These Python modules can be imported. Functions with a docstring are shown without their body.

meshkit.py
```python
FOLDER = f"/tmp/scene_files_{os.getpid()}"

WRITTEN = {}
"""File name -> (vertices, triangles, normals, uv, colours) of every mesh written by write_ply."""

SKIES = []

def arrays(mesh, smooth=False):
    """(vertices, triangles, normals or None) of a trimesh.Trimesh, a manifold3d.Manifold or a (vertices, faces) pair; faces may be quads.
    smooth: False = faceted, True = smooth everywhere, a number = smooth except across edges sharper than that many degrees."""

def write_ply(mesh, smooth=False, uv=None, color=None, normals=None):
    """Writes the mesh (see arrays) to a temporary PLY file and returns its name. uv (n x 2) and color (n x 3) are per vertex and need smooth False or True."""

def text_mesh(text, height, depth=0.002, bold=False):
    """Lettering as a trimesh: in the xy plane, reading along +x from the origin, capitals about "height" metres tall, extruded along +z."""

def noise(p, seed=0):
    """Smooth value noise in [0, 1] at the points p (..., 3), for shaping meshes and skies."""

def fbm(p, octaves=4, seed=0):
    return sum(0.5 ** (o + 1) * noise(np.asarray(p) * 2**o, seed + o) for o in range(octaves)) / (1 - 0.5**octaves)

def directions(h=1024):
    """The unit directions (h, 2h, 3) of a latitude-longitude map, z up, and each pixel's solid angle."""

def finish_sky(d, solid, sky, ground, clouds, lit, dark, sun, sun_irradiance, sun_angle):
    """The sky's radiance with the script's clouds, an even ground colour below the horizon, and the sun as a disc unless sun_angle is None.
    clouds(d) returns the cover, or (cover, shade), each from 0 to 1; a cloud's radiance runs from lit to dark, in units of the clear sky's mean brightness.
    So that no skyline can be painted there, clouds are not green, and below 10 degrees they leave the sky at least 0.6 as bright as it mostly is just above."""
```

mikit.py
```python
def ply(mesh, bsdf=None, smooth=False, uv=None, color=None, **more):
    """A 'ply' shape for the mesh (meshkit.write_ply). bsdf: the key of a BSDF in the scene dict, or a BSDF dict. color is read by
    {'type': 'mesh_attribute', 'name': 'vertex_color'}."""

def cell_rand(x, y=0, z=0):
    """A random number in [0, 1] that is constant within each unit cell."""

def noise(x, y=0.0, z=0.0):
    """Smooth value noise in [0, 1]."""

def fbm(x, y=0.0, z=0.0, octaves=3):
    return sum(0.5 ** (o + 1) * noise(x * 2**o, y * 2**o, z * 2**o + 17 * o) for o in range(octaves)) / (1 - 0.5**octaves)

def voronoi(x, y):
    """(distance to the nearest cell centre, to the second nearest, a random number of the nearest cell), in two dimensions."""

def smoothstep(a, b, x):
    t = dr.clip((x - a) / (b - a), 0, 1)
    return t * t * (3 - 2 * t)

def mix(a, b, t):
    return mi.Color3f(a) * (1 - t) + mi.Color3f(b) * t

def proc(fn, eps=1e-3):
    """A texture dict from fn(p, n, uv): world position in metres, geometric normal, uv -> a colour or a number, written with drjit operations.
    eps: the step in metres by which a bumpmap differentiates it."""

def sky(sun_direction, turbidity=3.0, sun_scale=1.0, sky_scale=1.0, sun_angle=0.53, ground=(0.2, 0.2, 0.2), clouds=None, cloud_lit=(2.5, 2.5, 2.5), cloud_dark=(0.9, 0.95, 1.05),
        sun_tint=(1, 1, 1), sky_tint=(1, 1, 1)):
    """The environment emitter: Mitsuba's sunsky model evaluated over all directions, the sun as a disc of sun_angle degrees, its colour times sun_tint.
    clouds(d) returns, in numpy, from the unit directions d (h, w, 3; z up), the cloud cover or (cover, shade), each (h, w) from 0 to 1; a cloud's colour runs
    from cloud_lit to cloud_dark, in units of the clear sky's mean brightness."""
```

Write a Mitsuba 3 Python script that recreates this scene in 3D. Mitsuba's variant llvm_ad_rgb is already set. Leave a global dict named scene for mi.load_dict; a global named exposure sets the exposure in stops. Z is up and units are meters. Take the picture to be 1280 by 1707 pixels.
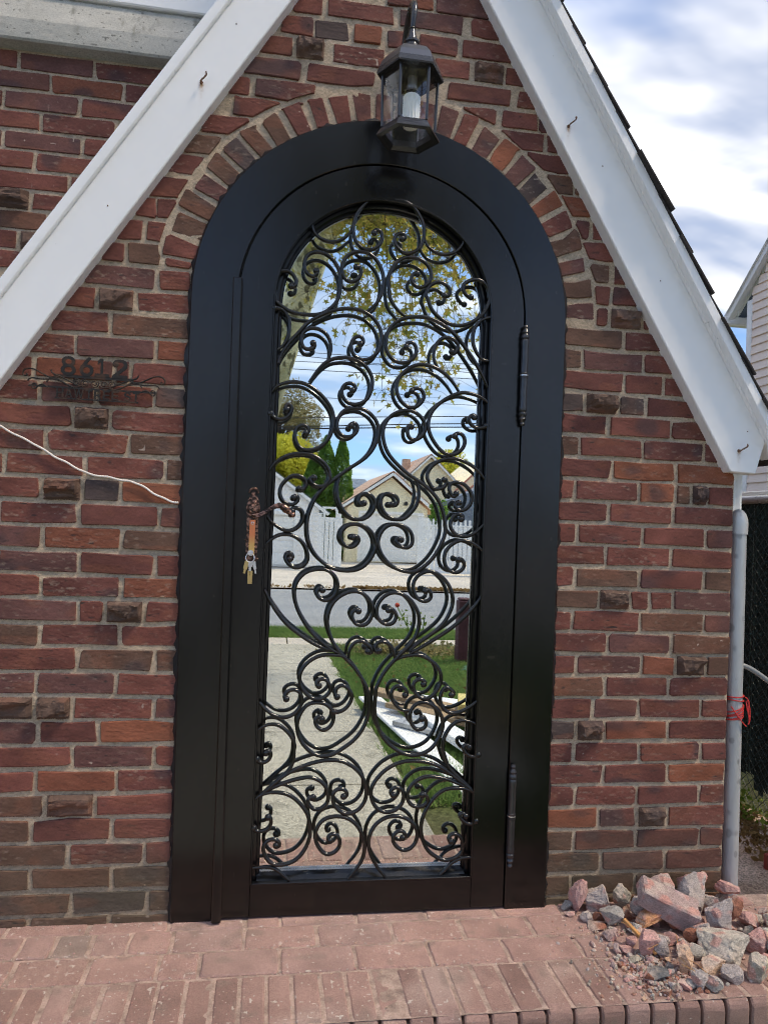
import math, numpy as np, trimesh, shapely
import drjit as dr, mitsuba as mi
import mikit, meshkit
from mikit import proc, noise, fbm, cell_rand, smoothstep, mix
from shapely.geometry import Polygon, LineString, Point, box as sbox
from scipy.interpolate import CubicSpline
T = mi.ScalarTransform4f
RNG = np.random.default_rng(8612)

# ------------------------------------------------------------------ camera, sky, exposure
def camera_frame(yaw, pitch, roll):
    f = np.array([math.sin(yaw) * math.cos(pitch), math.cos(yaw) * math.cos(pitch), math.sin(pitch)])
    r = np.cross(f, [0, 0, 1]); r /= np.linalg.norm(r)
    d = np.cross(f, r)
    return f, -(-math.sin(roll) * r + math.cos(roll) * d)

EYE = np.array([-0.3237, -2.2264, 1.1650])
FWD, UP = camera_frame(0.15353, 0.014017, -0.039121)
scene, labels = {}, {}
scene['camera'] = {'type': 'perspective', 'fov': math.degrees(2 * math.atan(640 / 1250)), 'fov_axis': 'x', 'near_clip': 0.05, 'far_clip': 600.0,
                   'to_world': T().look_at(origin=EYE.tolist(), target=(EYE + FWD).tolist(), up=UP.tolist())}

def clouds(d):
    """thin broken sheets over the whole sky, brighter overhead as an overcast is"""
    q = d / np.maximum(d[..., 2:3] + 0.20, 0.05)
    x, y, o = q[..., 0], q[..., 1], 0 * q[..., 0]
    w = meshkit.fbm(np.stack([x * 1.3 + 4.0, y * 1.3 + 1.0, o], -1), 3, 21) - 0.5
    a = meshkit.fbm(np.stack([x * 0.9 + 3.1 + 0.8 * w, y * 2.6 + 2.9 + 1.2 * w, o], -1), 6, 5)
    b = meshkit.fbm(np.stack([x * 2.6 + 9.0 + w, y * 6.5 + 2.0 + 2 * w, o], -1), 5, 11)
    c = meshkit.fbm(np.stack([x * 7.5 + 2 * w, y * 17.0 + 3 * w, o], -1), 4, 31)
    cover = np.clip((a - 0.385) / 0.20, 0, 1) * 0.70 + 0.80 * (b - 0.33) + 0.35 * (c - 0.5)
    cover = cover * (0.82 + 0.18 * np.clip(d[..., 1] * 3, -1, 1))
    shade = np.clip(1.02 - 1.02 * d[..., 2] + 1.5 * (0.47 - b) + 0.5 * (0.5 - c), 0, 1)
    return np.clip(cover, 0.14, 0.98), shade

exposure = 2.3
scene['sky'] = mikit.sky((0.46, -0.26, 0.85), turbidity=3.0, sun_scale=0.42, sun_angle=11.0, ground=(0.2, 0.19, 0.18), clouds=clouds,
                         cloud_lit=(4.0, 3.93, 3.88), cloud_dark=(1.50, 1.53, 1.62), sky_tint=(0.74, 0.94, 1.14))

# ------------------------------------------------------------------ measured data (mm)
ENTRY_ROWS = {  # centre height of the course in mm: bricks (left mm, right mm, tone)
    2760: '-27,47,D 61,112,O 121,292,P',
    2700: '-309,-224,R -207,-9,D 12,207,P 232,338,R',
    2632: '-341,-246,R -246,-145,C -127,-43,O -25,42,D 73,195,D 209,384,R',
    2565: '-418,-308,D -297,-212,K -188,-31,D 124,235,R 249,343,K 348,430,R',
    2495: '-458,-281,P -261,-58,D 169,367,D 391,467,R',
    2431: '-490,-427,R -412,-234,D 132,324,D 343,460,R 464,504,D',
    2369: '-472,-333,R 288,482,D 491,546,D',
    2308: '-562,-424,R 411,582,D',
    2245: '-606,-506,B 481,580,B 590,630,B',
    2182: '-654,-548,D 528,662,O',
    2111: '-705,-592,D 570,640,D 652,705,R',
    2046: '-735,-677,R -673,-619,D 617,745,R',
    1977: '-1476,-1271,- -1260,-1056,- -1045,-840,D -829,-713,R -702,-571,R 633,711,B 728,794,R',
    1909: '-1466,-1262,- -1251,-1046,- -1035,-831,R -820,-760,D -749,-659,B -648,-571,R 571,636,R 647,715,D 726,1165,R',
    1840: '-1510,-1306,- -1295,-1090,- -1079,-875,R -864,-671,P -660,-571,R 571,642,R 653,711,D 722,824,K 835,1165,D',
    1772: '-1347,-1142,- -1131,-927,R -916,-835,R -824,-728,K -717,-571,R 571,763,B 774,1165,D',
    1703: '-1381,-1176,- -1165,-961,R -950,-794,D -783,-571,B 571,626,B 637,832,P 843,1165,R',
    1635: '-1523,-1318,- -1307,-1103,- -1092,-887,D -876,-667,P -656,-571,O 571,768,D 779,904,R 915,1165,R',
    1566: '-1415,-1210,- -1199,-995,R -984,-778,O -767,-731,D -720,-571,R 571,639,C 650,751,K 762,846,C 857,1165,D',
    1498: '-1397,-1193,- -1182,-977,R -966,-823,P -812,-665,R -654,-571,C 571,720,D 731,934,R 945,1165,D',
    1429: '-1522,-1317,- -1306,-1102,- -1091,-886,R -875,-781,K -770,-571,R 571,628,B 639,839,R 850,1049,D 1060,1165,D',
    1361: '-1372,-1168,- -1157,-952,D -941,-729,R -718,-571,B 571,739,D 750,956,X 967,1165,X',
    1292: '-1483,-1279,- -1268,-1063,R -1052,-847,R -836,-626,R -615,-571,B 571,617,R 628,831,D 842,955,X 966,1010,B 1021,1068,K 1079,1165,R',
    1224: '-1379,-1175,- -1164,-959,R -948,-849,K -838,-746,C -735,-571,X 571,731,D 742,951,R 962,1165,D',
    1155: '-1492,-1288,- -1277,-1072,- -1061,-857,R -846,-637,D -626,-571,P 571,629,R 640,848,R 859,1067,R 1078,1165,P',
    1087: '-1371,-1167,- -1156,-951,P -940,-738,O -727,-571,B 571,726,D 737,948,R 959,1165,R',
    1018: '-1489,-1284,- -1273,-1069,- -1058,-853,P -842,-643,D -632,-571,R 571,627,R 638,844,B 855,1064,R 1075,1165,B',
    950: '-1371,-1166,- -1155,-951,R -940,-733,D -722,-571,O 571,707,B 718,817,K 828,880,R 891,960,R 971,1165,P',
    881: '-1484,-1279,- -1268,-1064,- -1053,-848,P -837,-776,R -765,-666,K -655,-571,R 571,623,R 634,849,R 860,1070,T 1081,1165,P',
    813: '-1367,-1163,- -1152,-947,B -936,-732,D -721,-571,R 571,743,D 754,959,P 970,1165,T',
    744: '-1478,-1274,- -1263,-1058,- -1047,-843,R -832,-633,B -622,-571,B 571,641,D 652,861,P 872,975,O 986,1081,K 1092,1165,B',
    676: '-1370,-1166,- -1155,-950,P -939,-737,P -726,-571,R 571,739,T 750,955,D 966,1165,D',
    607: '-1372,-1167,- -1156,-952,K -941,-850,K -839,-629,R -618,-571,P 571,701,D 712,854,P 865,1069,D 1080,1165,R',
    539: '-1361,-1156,- -1145,-941,P -930,-779,D -768,-571,X 571,648,C 659,743,K 754,957,O 968,1165,D',
    470: '-1479,-1275,- -1264,-1059,- -1048,-844,R -833,-623,P -612,-571,R 571,643,D 654,860,D 871,1072,R 1083,1165,D',
    402: '-1360,-1155,- -1144,-940,R -929,-724,O -713,-571,D 571,741,D 752,961,D 972,1165,X',
    333: '-1549,-1344,- -1333,-1129,- -1118,-913,B -902,-778,K -767,-571,R 571,652,D 663,858,R 869,1072,D 1083,1165,D',
    265: '-1367,-1162,- -1151,-947,B -936,-731,D -720,-571,R 571,732,X 743,862,D 873,964,K 975,1165,R',
    196: '-1480,-1276,- -1265,-1060,- -1049,-845,B -834,-637,D -626,-571,D 571,654,B 665,857,D 868,1076,D 1087,1165,D',
    128: '-1362,-1158,- -1147,-942,B -931,-724,B -713,-571,B 571,745,B 756,961,P 972,1165,D',
    59: '-1468,-1264,- -1253,-1048,- -1037,-833,B -822,-624,C -613,-571,B 571,648,B 659,864,B 875,1081,B 1092,1165,B',
    -9: '-1361,-1157,- -1146,-941,B -930,-725,B -714,-571,B 571,754,B 765,970,B 981,1165,B',
}
HOUSE_ROWS = {
    2588: '-2083,-1879,- -1868,-1663,- -1652,-1448,- -1437,-1232,- -1221,-1168,R -1157,-938,P -927,-704,D -693,-489,- -478,-273,-',
    2525: '-1923,-1718,- -1707,-1503,- -1492,-1287,- -1276,-1070,P -1059,-845,O -834,-620,D -609,-405,- -394,-189,-',
    2461: '-2060,-1856,- -1845,-1640,- -1629,-1425,- -1414,-1209,- -1198,-979,P -968,-746,R -735,-531,R -520,-315,- -304,-100,-',
    2398: '-1948,-1743,- -1732,-1528,- -1517,-1312,- -1301,-1094,R -1083,-865,D -854,-650,D -639,-434,- -423,-219,-',
    2334: '-2055,-1850,- -1839,-1635,- -1624,-1419,- -1408,-1204,- -1193,-966,P -955,-751,R -740,-535,- -524,-320,- -309,-104,-',
    2270: '-1969,-1764,- -1753,-1549,- -1538,-1333,- -1322,-1107,R -1096,-874,R -863,-658,- -647,-443,- -432,-227,-',
    2207: '-2093,-1889,- -1878,-1673,- -1662,-1458,- -1447,-1242,- -1231,-1000,R -989,-768,R -757,-553,- -542,-337,- -326,-122,-',
    2143: '-1964,-1760,- -1749,-1544,- -1533,-1329,- -1318,-1113,K -1102,-887,R -876,-671,- -660,-456,- -445,-240,-',
    2079: '-2088,-1883,- -1872,-1668,- -1657,-1452,- -1441,-1237,- -1226,-1058,B -1047,-838,R -827,-622,- -611,-407,- -396,-191,-',
    2016: '-1996,-1792,- -1781,-1576,- -1565,-1361,- -1350,-1145,- -1134,-964,K -953,-749,R -738,-533,- -522,-318,- -307,-102,-',
    1952: '-2065,-1860,- -1849,-1645,- -1634,-1429,- -1418,-1214,- -1203,-1016,R -1005,-801,- -790,-585,- -574,-370,- -359,-154,-',
}
SCROLLS = {
    'S1': '-230,2045 -225,2026 -211,2005 -186,1994 -161,1993 -137,2004 -120,2020 -108,2031',
    'S2': '-63,2129 -84,2105 -100,2078 -106,2049 -105,2024 -96,2000 -77,1983 -54,1980 -34,1989 -21,2007 -19,2027 -26,2040 -38,2041 -43,2032',
    'S3': '-211,1903 -209,1894 -218,1886 -234,1890 -245,1905 -247,1924 -240,1944 -221,1957 -199,1959 -176,1950 -156,1932 -143,1908 -137,1881 -138,1855 -142,1830 -154,1807 -173,1788 -194,1776 -222,1771 -255,1771 -285,1777 -311,1792 -328,1808 -330,1836 -327,1867 -319,1888 -305,1896 -287,1892 -275,1880 -268,1863 -273,1851 -283,1851',
    'S5': '-58,1793 -33,1815 -18,1839 -10,1869 -9,1895 -16,1922 -30,1947 -53,1967 -85,1972 -115,1960 -132,1937 -135,1909 -125,1887 -106,1879 -87,1888 -78,1908 -83,1925 -93,1924',
    'R1': '114,2026 122,2009 140,1995 161,1988 184,1989 207,1998 224,2016 234,2036',
    'R2': '16,2138 50,2135 76,2119 94,2095 107,2068 109,2037 103,2010 89,1992 71,1982 48,1981 29,1995 19,2014 23,2030 37,2038 50,2034 50,2024 42,2022',
    'R3': '262,1864 243,1875 236,1896 252,1912 278,1920 302,1912 316,1889 320,1866 322,1862 308,1826 283,1798 254,1781 225,1774 192,1780 162,1797 138,1823 125,1854 123,1855 127,1878 142,1895 164,1902 186,1893 197,1876 190,1862 180,1862',
    'R5': '61,1790 28,1817 12,1844 9,1865 6,1890 11,1921 30,1951 57,1968 86,1969 114,1959 133,1936 136,1913 125,1892 107,1881 88,1885 76,1902 81,1918 93,1921',
    'S6': '-312,1621 -300,1653 -279,1686 -255,1716 -229,1746 -197,1769 -161,1787 -123,1797 -86,1798 -53,1788 -27,1766 -12,1740 -8,1715 -12,1689 -26,1666 -44,1653 -66,1649 -88,1660 -98,1680 -97,1701 -84,1716 -69,1716 -63,1702 -71,1695',
    'S7': '-329,1782 -310,1781 -293,1767 -284,1745 -284,1719 -289,1694 -300,1673 -315,1661',
    'S8': '-212,1687 -208,1675 -223,1668 -237,1671 -246,1686 -246,1708 -232,1726 -212,1732 -187,1726 -167,1707 -159,1681 -160,1659 -167,1642',
    'S9': '-219,1570 -198,1603 -177,1628 -153,1644 -120,1651 -89,1649 -61,1636 -41,1615 -31,1589 -33,1561 -43,1535 -64,1518 -89,1514 -110,1524 -121,1544 -119,1562 -105,1575 -87,1573 -81,1562 -89,1555',
    'S10': '-327,1535 -309,1555 -282,1566 -250,1569 -219,1561 -188,1541 -165,1518 -148,1492 -142,1465 -144,1437 -154,1409 -174,1385 -200,1373 -226,1371 -245,1384 -254,1409 -250,1432 -236,1442 -221,1440 -214,1429 -222,1420',
    'S11': '-328,1471 -316,1460 -300,1456 -281,1462 -269,1477 -267,1495 -277,1502 -285,1495 -280,1486',
    'S12': '-90,1449 -81,1458 -71,1450 -73,1431 -88,1418 -107,1416 -125,1428 -132,1449 -127,1473 -112,1493 -86,1502 -56,1501 -30,1486 -12,1463 -7,1437 -11,1408 -23,1381 -42,1357 -65,1339 -92,1320 -122,1296 -149,1274 -173,1249 -191,1221 -201,1195 -207,1171 -208,1138 -203,1105 -188,1072 -166,1047 -138,1028 -104,1018 -70,1018 -41,1028 -19,1049 -5,1076 -1,1104 -14,1133 -36,1151 -64,1157 -91,1149 -106,1129 -105,1106 -91,1091 -73,1088 -58,1098 -53,1113 -60,1121 -70,1117',
    'S13': '-118,1292 -124,1264 -121,1233 -108,1203 -88,1182 -62,1171 -37,1175 -18,1192 -8,1217 -14,1237 -32,1249 -50,1245 -59,1228 -53,1215 -42,1220',
    'S14': '-324,1306 -303,1333 -276,1350 -241,1359 -205,1357 -175,1342 -153,1319 -147,1292 -154,1274 -171,1264 -189,1267 -203,1280 -201,1290 -193,1289',
    'S15': '-235,1255 -223,1253 -215,1268 -220,1284 -236,1293 -258,1292 -278,1276 -290,1255 -289,1230 -276,1213 -257,1207 -242,1214 -237,1228 -244,1234 -250,1228',
    'S16': '-325,1172 -314,1156 -296,1142 -271,1130 -249,1132 -229,1147 -220,1168 -224,1189 -238,1198 -252,1196 -253,1187',
    'S17': '-325,1090 -306,1106 -284,1117 -257,1118 -233,1108 -213,1089 -203,1064 -204,1041 -219,1026 -239,1022 -258,1033 -267,1048 -262,1061 -249,1062 -247,1051 -254,1047',
    'S18': '-155,958 -162,965 -171,952 -166,937 -148,928 -132,932 -118,945 -111,966 -114,990 -128,1008 -146,1018 -168,1020 -200,1012 -223,993 -236,966 -236,936 -228,906 -213,876 -193,846 -170,821 -147,802 -126,786 -106,775',
    'S19': '-324,956 -307,923 -281,885 -252,853 -221,829 -187,807 -154,791 -120,780 -97,772',
    'S20': '-45,898 -53,902 -64,890 -61,873 -52,861 -36,856 -19,861 -6,880 -3,908 -15,934 -37,952 -65,956 -94,946 -118,926 -132,899 -137,866 -131,836 -117,803 -96,774 -74,753 -51,730 -30,702 -13,673 -5,645 -2,611 -8,575 -22,543 -46,513 -78,489 -105,473 -135,468 -167,479 -195,506 -211,540 -212,573 -202,599 -184,620 -158,626 -134,622 -115,607 -107,586 -111,563 -125,548 -142,546 -158,561 -159,577 -148,585 -141,577',
    'S21': '-71,755 -97,766 -114,767 -142,767 -173,756 -197,736 -211,710 -209,680 -194,656 -174,640 -153,636 -132,646 -120,664 -124,682 -137,695 -152,694 -162,683 -154,676',
    'S22': '-106,599 -79,604 -62,622 -55,644 -64,665 -82,677 -100,670 -106,655 -99,643',
    'S23': '-326,627 -310,610 -285,591 -258,583 -231,589 -211,607 -203,630 -208,654 -223,664 -241,661 -253,649 -248,637',
    'S24': '-327,546 -308,558 -287,563 -263,558 -241,541 -225,520 -218,496 -219,491 -220,465 -229,434 -253,407 -286,377 -325,347',
    'S25': '-326,461 -316,453 -301,453 -289,464 -287,479 -294,485 -300,479',
    'S26': '-325,347 -292,374 -253,407 -217,429 -176,445 -135,455 -93,456 -56,444 -25,420 -6,390 0,355 -9,325 -29,305 -59,298 -86,314 -100,340 -97,362 -83,371 -64,367 -59,353 -68,349',
    'S27': '-315,354 -282,375 -242,392 -202,403 -168,406 -138,394 -117,368 -114,336 -128,318 -150,312 -170,328 -171,343 -158,348',
    'S28': '-322,350 -292,363 -258,364 -225,354 -194,329 -173,299 -163,262 -165,225 -179,192 -203,166 -236,154 -266,156 -289,178 -297,204 -288,222 -270,228 -253,220 -252,208 -260,210',
    'S29': '-327,262 -313,252 -294,255 -280,268 -279,287 -287,292',
    'S30': '-217,106 -242,127 -270,145 -300,147 -325,146',
    'S31': '-45,107 -21,136 -3,168 0,210 -14,247 -38,275 -69,289 -104,289 -130,277 -145,251 -146,224 -133,198 -114,181 -91,184 -75,202 -76,224 -92,239 -107,232 -103,220',
    'R31': '67,107 43,135 22,171 12,209 19,243 38,269 68,285 103,286 136,272 157,244 158,217 145,194 122,185 99,195 86,215 90,233 108,243 123,231 115,222',
    'R30': '233,110 254,129 272,146 297,156 322,159 341,154',
    'R28': '337,346 311,363 285,368 252,367 225,356 198,329 179,295 170,258 174,223 189,189 211,168 242,153 274,156 297,174 301,201 289,224 269,230 257,219 264,208',
    'R27': '330,352 300,372 266,388 229,399 189,404 158,396 132,373 124,346 134,323 157,313 180,320 188,335 180,349 170,349',
    'R26': '337,346 299,380 265,405 228,430 191,445 148,452 105,449 64,432 34,405 15,372 16,341 31,315 55,301 85,304 107,323 113,350 103,369 83,372 73,361 82,350',
    'R24': '337,346 303,382 269,411 247,436 235,464 227,493 231,520 241,542 260,564 282,572 308,570 338,557',
    'R25': '339,469 324,463 308,468 293,484 293,496 305,498 310,492',
    'R29': '340,268 319,259 298,271 288,287 299,291 307,283',
    'R23': '335,639 318,621 292,605 263,595 238,599 221,615 214,640 219,661 231,672 247,666 256,654 249,650',
    'R20': '45,903 56,906 68,892 69,884 63,868 45,860 24,868 11,886 10,911 21,934 44,952 70,955 98,945 121,923 136,896 140,866 133,832 115,801 87,773 65,749 42,721 24,687 16,664 16,650 14,611 22,570 37,534 61,504 92,482 126,470 163,473 195,492 215,522 225,555 220,585 206,607 183,623 160,628 136,618 124,597 125,573 138,551 155,546 170,554 173,570 163,585 159,578',
    'R21': '71,753 92,763 115,768 143,770 171,759 197,740 212,716 214,688 201,661 182,642 163,639 144,647 131,668 132,686 146,696 162,692 166,682 161,682',
    'R22': '118,603 92,608 73,626 63,650 69,669 84,677 103,669 111,653 105,649',
    'R18': '156,963 167,966 173,954 171,940 157,932 135,938 121,958 118,985 130,1007 151,1020 176,1022 202,1009 223,988 238,958 241,927 232,896 216,868 191,843 163,822 136,802 114,782',
    'R19': '332,955 315,926 290,897 256,865 222,839 185,815 148,792 114,774',
    'R17': '331,1089 308,1107 284,1117 258,1119 233,1107 214,1085 210,1060 216,1039 236,1023 257,1024 272,1040 269,1057 257,1061',
    'R16': '329,1170 309,1149 286,1135 260,1132 241,1139 226,1160 228,1181 238,1195 254,1199 264,1189 258,1184',
    'R15': '239,1261 229,1252 219,1267 218,1285 231,1295 253,1295 273,1282 287,1261 286,1236 273,1217 253,1211 238,1221 240,1232 249,1234',
    'R14': '327,1309 305,1335 278,1353 245,1366 213,1367 182,1357 158,1337 147,1312 154,1291 168,1275 190,1274 205,1284 207,1299 201,1302',
    'R13': '105,1307 119,1284 124,1254 118,1221 102,1198 80,1178 56,1176 31,1185 14,1206 9,1230 18,1249 35,1252 54,1245 61,1230 54,1218 42,1220',
    'R12': '93,1457 83,1457 82,1437 90,1422 106,1418 125,1429 135,1448 131,1475 113,1495 91,1505 63,1503 36,1491 17,1470 8,1446 8,1421 18,1387 35,1361 62,1335 93,1311 129,1290 158,1268 183,1241 197,1213 206,1182 210,1148 203,1117 189,1086 170,1058 146,1035 116,1020 82,1022 48,1037 25,1059 10,1085 6,1112 16,1139 34,1156 59,1161 84,1155 103,1140 110,1116 105,1098 87,1091 69,1099 60,1111 65,1119 75,1115',
    'R11': '327,1473 306,1465 287,1469 272,1484 275,1500 287,1503 287,1497',
    'R10': '331,1542 307,1559 277,1568 247,1570 220,1561 188,1542 163,1518 153,1503 145,1478 148,1446 163,1417 187,1390 212,1379 237,1384 256,1404 260,1423 252,1441 236,1445 228,1436',
    'R9': '235,1573 214,1602 189,1625 162,1640 133,1647 104,1645 77,1632 56,1611 44,1586 45,1558 59,1532 80,1517 103,1517 121,1533 128,1552 117,1572 101,1574 90,1565',
    'R8': '168,1641 155,1665 154,1693 164,1718 186,1735 211,1732 227,1718 227,1700 213,1686 209,1693',
    'R7': '327,1807 303,1799 285,1783 275,1760 273,1731 282,1704 300,1680 326,1673',
    'R6': '326,1591 310,1623 288,1659 260,1697 235,1727 205,1756 169,1778 133,1790 99,1791 65,1785 35,1770 13,1744 6,1713 7,1686 22,1662 42,1650 66,1649 85,1659 98,1678 97,1700 84,1712 69,1705 68,1697',
    'C1': '-69,757 -69,776 -65,789 -53,804 -31,809 -13,799 -2,787 -3,775 -12,779',
    'C2': '72,751 67,777 55,798 35,808 17,805 8,790 12,779 21,781',
}

# ------------------------------------------------------------------ helpers
def ent(key, mesh, bsdf, smooth=False, label=None, cat=None, group=None, kind=None, uv=None):
    """one entry of the scene; a key that is taken gets the next three-digit number"""
    k, n = key, 0
    while k in scene:
        n += 1
        k = f'{key}_{n:03d}'
    scene[k] = mikit.ply(mesh, bsdf, smooth=smooth, uv=uv)
    note(k, label, cat, group, kind)
    return k

def note(k, label=None, cat=None, group=None, kind=None):
    e = {a: b for a, b in (('label', label), ('category', cat), ('group', group), ('kind', kind)) if b}
    if e:
        labels[k] = e
TAKEN = {}
def thing(name, label, cat, group=None, kind=None):
    n = TAKEN.get(name, 0); TAKEN[name] = n + 1
    k = name if n == 0 else f'{name}_{n:03d}'
    note(k, label, cat, group, kind)
    return k

def tm(v, f):
    return trimesh.Trimesh(np.asarray(v, float), np.asarray(f, int), process=False)
def cat_(ms):
    vs, fs, o = [], [], 0
    for m in ms:
        v, f = np.asarray(m.vertices), np.asarray(m.faces)
        vs.append(v); fs.append(f + o); o += len(v)
    return tm(np.vstack(vs), np.vstack(fs))
def quads(q):
    q = np.asarray(q); return np.vstack([q[:, [0, 1, 2]], q[:, [0, 2, 3]]])

def bx(x0, x1, y0, y1, z0, z1, c=0.0):
    """box with chamfered edges"""
    if c <= 0:
        m = trimesh.creation.box(extents=(x1 - x0, y1 - y0, z1 - z0)); m.apply_translation(((x0 + x1) / 2, (y0 + y1) / 2, (z0 + z1) / 2)); return m
    p = []
    for ax in range(3):
        lo, hi = np.array([x0, y0, z0]) + c, np.array([x1, y1, z1]) - c
        lo[ax] -= c; hi[ax] += c
        p += [[(lo, hi)[i][0], (lo, hi)[j][1], (lo, hi)[k][2]] for i in (0, 1) for j in (0, 1) for k in (0, 1)]
    return trimesh.convex.convex_hull(np.array(p))
def turned(m, centre, axis, deg):
    m.apply_transform(trimesh.transformations.rotation_matrix(math.radians(deg), axis, centre)); return m

def tube(path, r, n=8, caps=True, flat=1.0, up=(0, 1, 0)):
    """tube along points; r number or per point; flat scales the section along up"""
    p = np.asarray(path, float); r = np.broadcast_to(r, len(p))
    t = np.gradient(p, axis=0); t /= np.maximum(np.linalg.norm(t, axis=1, keepdims=True), 1e-9)
    u = np.broadcast_to(np.asarray(up, float), p.shape)
    s = np.cross(t, u); bad = np.linalg.norm(s, axis=1) < 0.1
    s[bad] = np.cross(t[bad], [1.0, 0.2, 0.3]); s /= np.linalg.norm(s, axis=1, keepdims=True)
    w = np.cross(s, t)
    a = np.arange(n) * 2 * np.pi / n + np.pi / n
    ca, sa = np.cos(a), np.sin(a)
    v = p[:, None] + r[:, None, None] * (ca[None, :, None] * s[:, None] + flat * sa[None, :, None] * w[:, None])
    N = len(p); v = v.reshape(-1, 3)
    i, j = np.meshgrid(np.arange(N - 1), np.arange(n), indexing='ij')
    q = np.stack([i * n + j, i * n + (j + 1) % n, (i + 1) * n + (j + 1) % n, (i + 1) * n + j], -1).reshape(-1, 4)
    f = quads(q)
    if caps:
        v = np.vstack([v, p[:1], p[-1:]])
        k = np.arange(n)
        f = np.vstack([f, np.stack([k * 0 + N * n, (k + 1) % n, k], 1), np.stack([k * 0 + N * n + 1, (N - 1) * n + k, (N - 1) * n + (k + 1) % n], 1)])
    return tm(v, f)
def spline(pts, n):
    p = np.asarray(pts, float)
    t = np.r_[0, np.cumsum(np.linalg.norm(np.diff(p, axis=0), axis=1) ** 0.5)]
    return CubicSpline(t, p)(np.linspace(0, t[-1], n))

def lathe(prof, n=20, centre=(0, 0, 0)):
    """profile (radius, height) turned about z"""
    pr = np.asarray(prof, float); a = np.arange(n) * 2 * np.pi / n
    v = np.stack([pr[:, None, 0] * np.cos(a), pr[:, None, 0] * np.sin(a), np.repeat(pr[:, 1:2], n, 1)], -1).reshape(-1, 3) + np.asarray(centre)
    i, j = np.meshgrid(np.arange(len(pr) - 1), np.arange(n), indexing='ij')
    return tm(v, quads(np.stack([i * n + j, i * n + (j + 1) % n, (i + 1) * n + (j + 1) % n, (i + 1) * n + j], -1).reshape(-1, 4)))

def extrude_xz(poly, y_front, y_back):
    """polygon in (x, z) as a solid between two y"""
    ms = []
    for g in getattr(poly, 'geoms', [poly]):
        m = trimesh.creation.extrude_polygon(g, abs(y_back - y_front), engine='earcut')
        v = np.asarray(m.vertices)
        ms.append(tm(np.stack([v[:, 0], y_back - v[:, 2] * np.sign(y_back - y_front), v[:, 1]], 1), m.faces))
    return cat_(ms)

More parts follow.
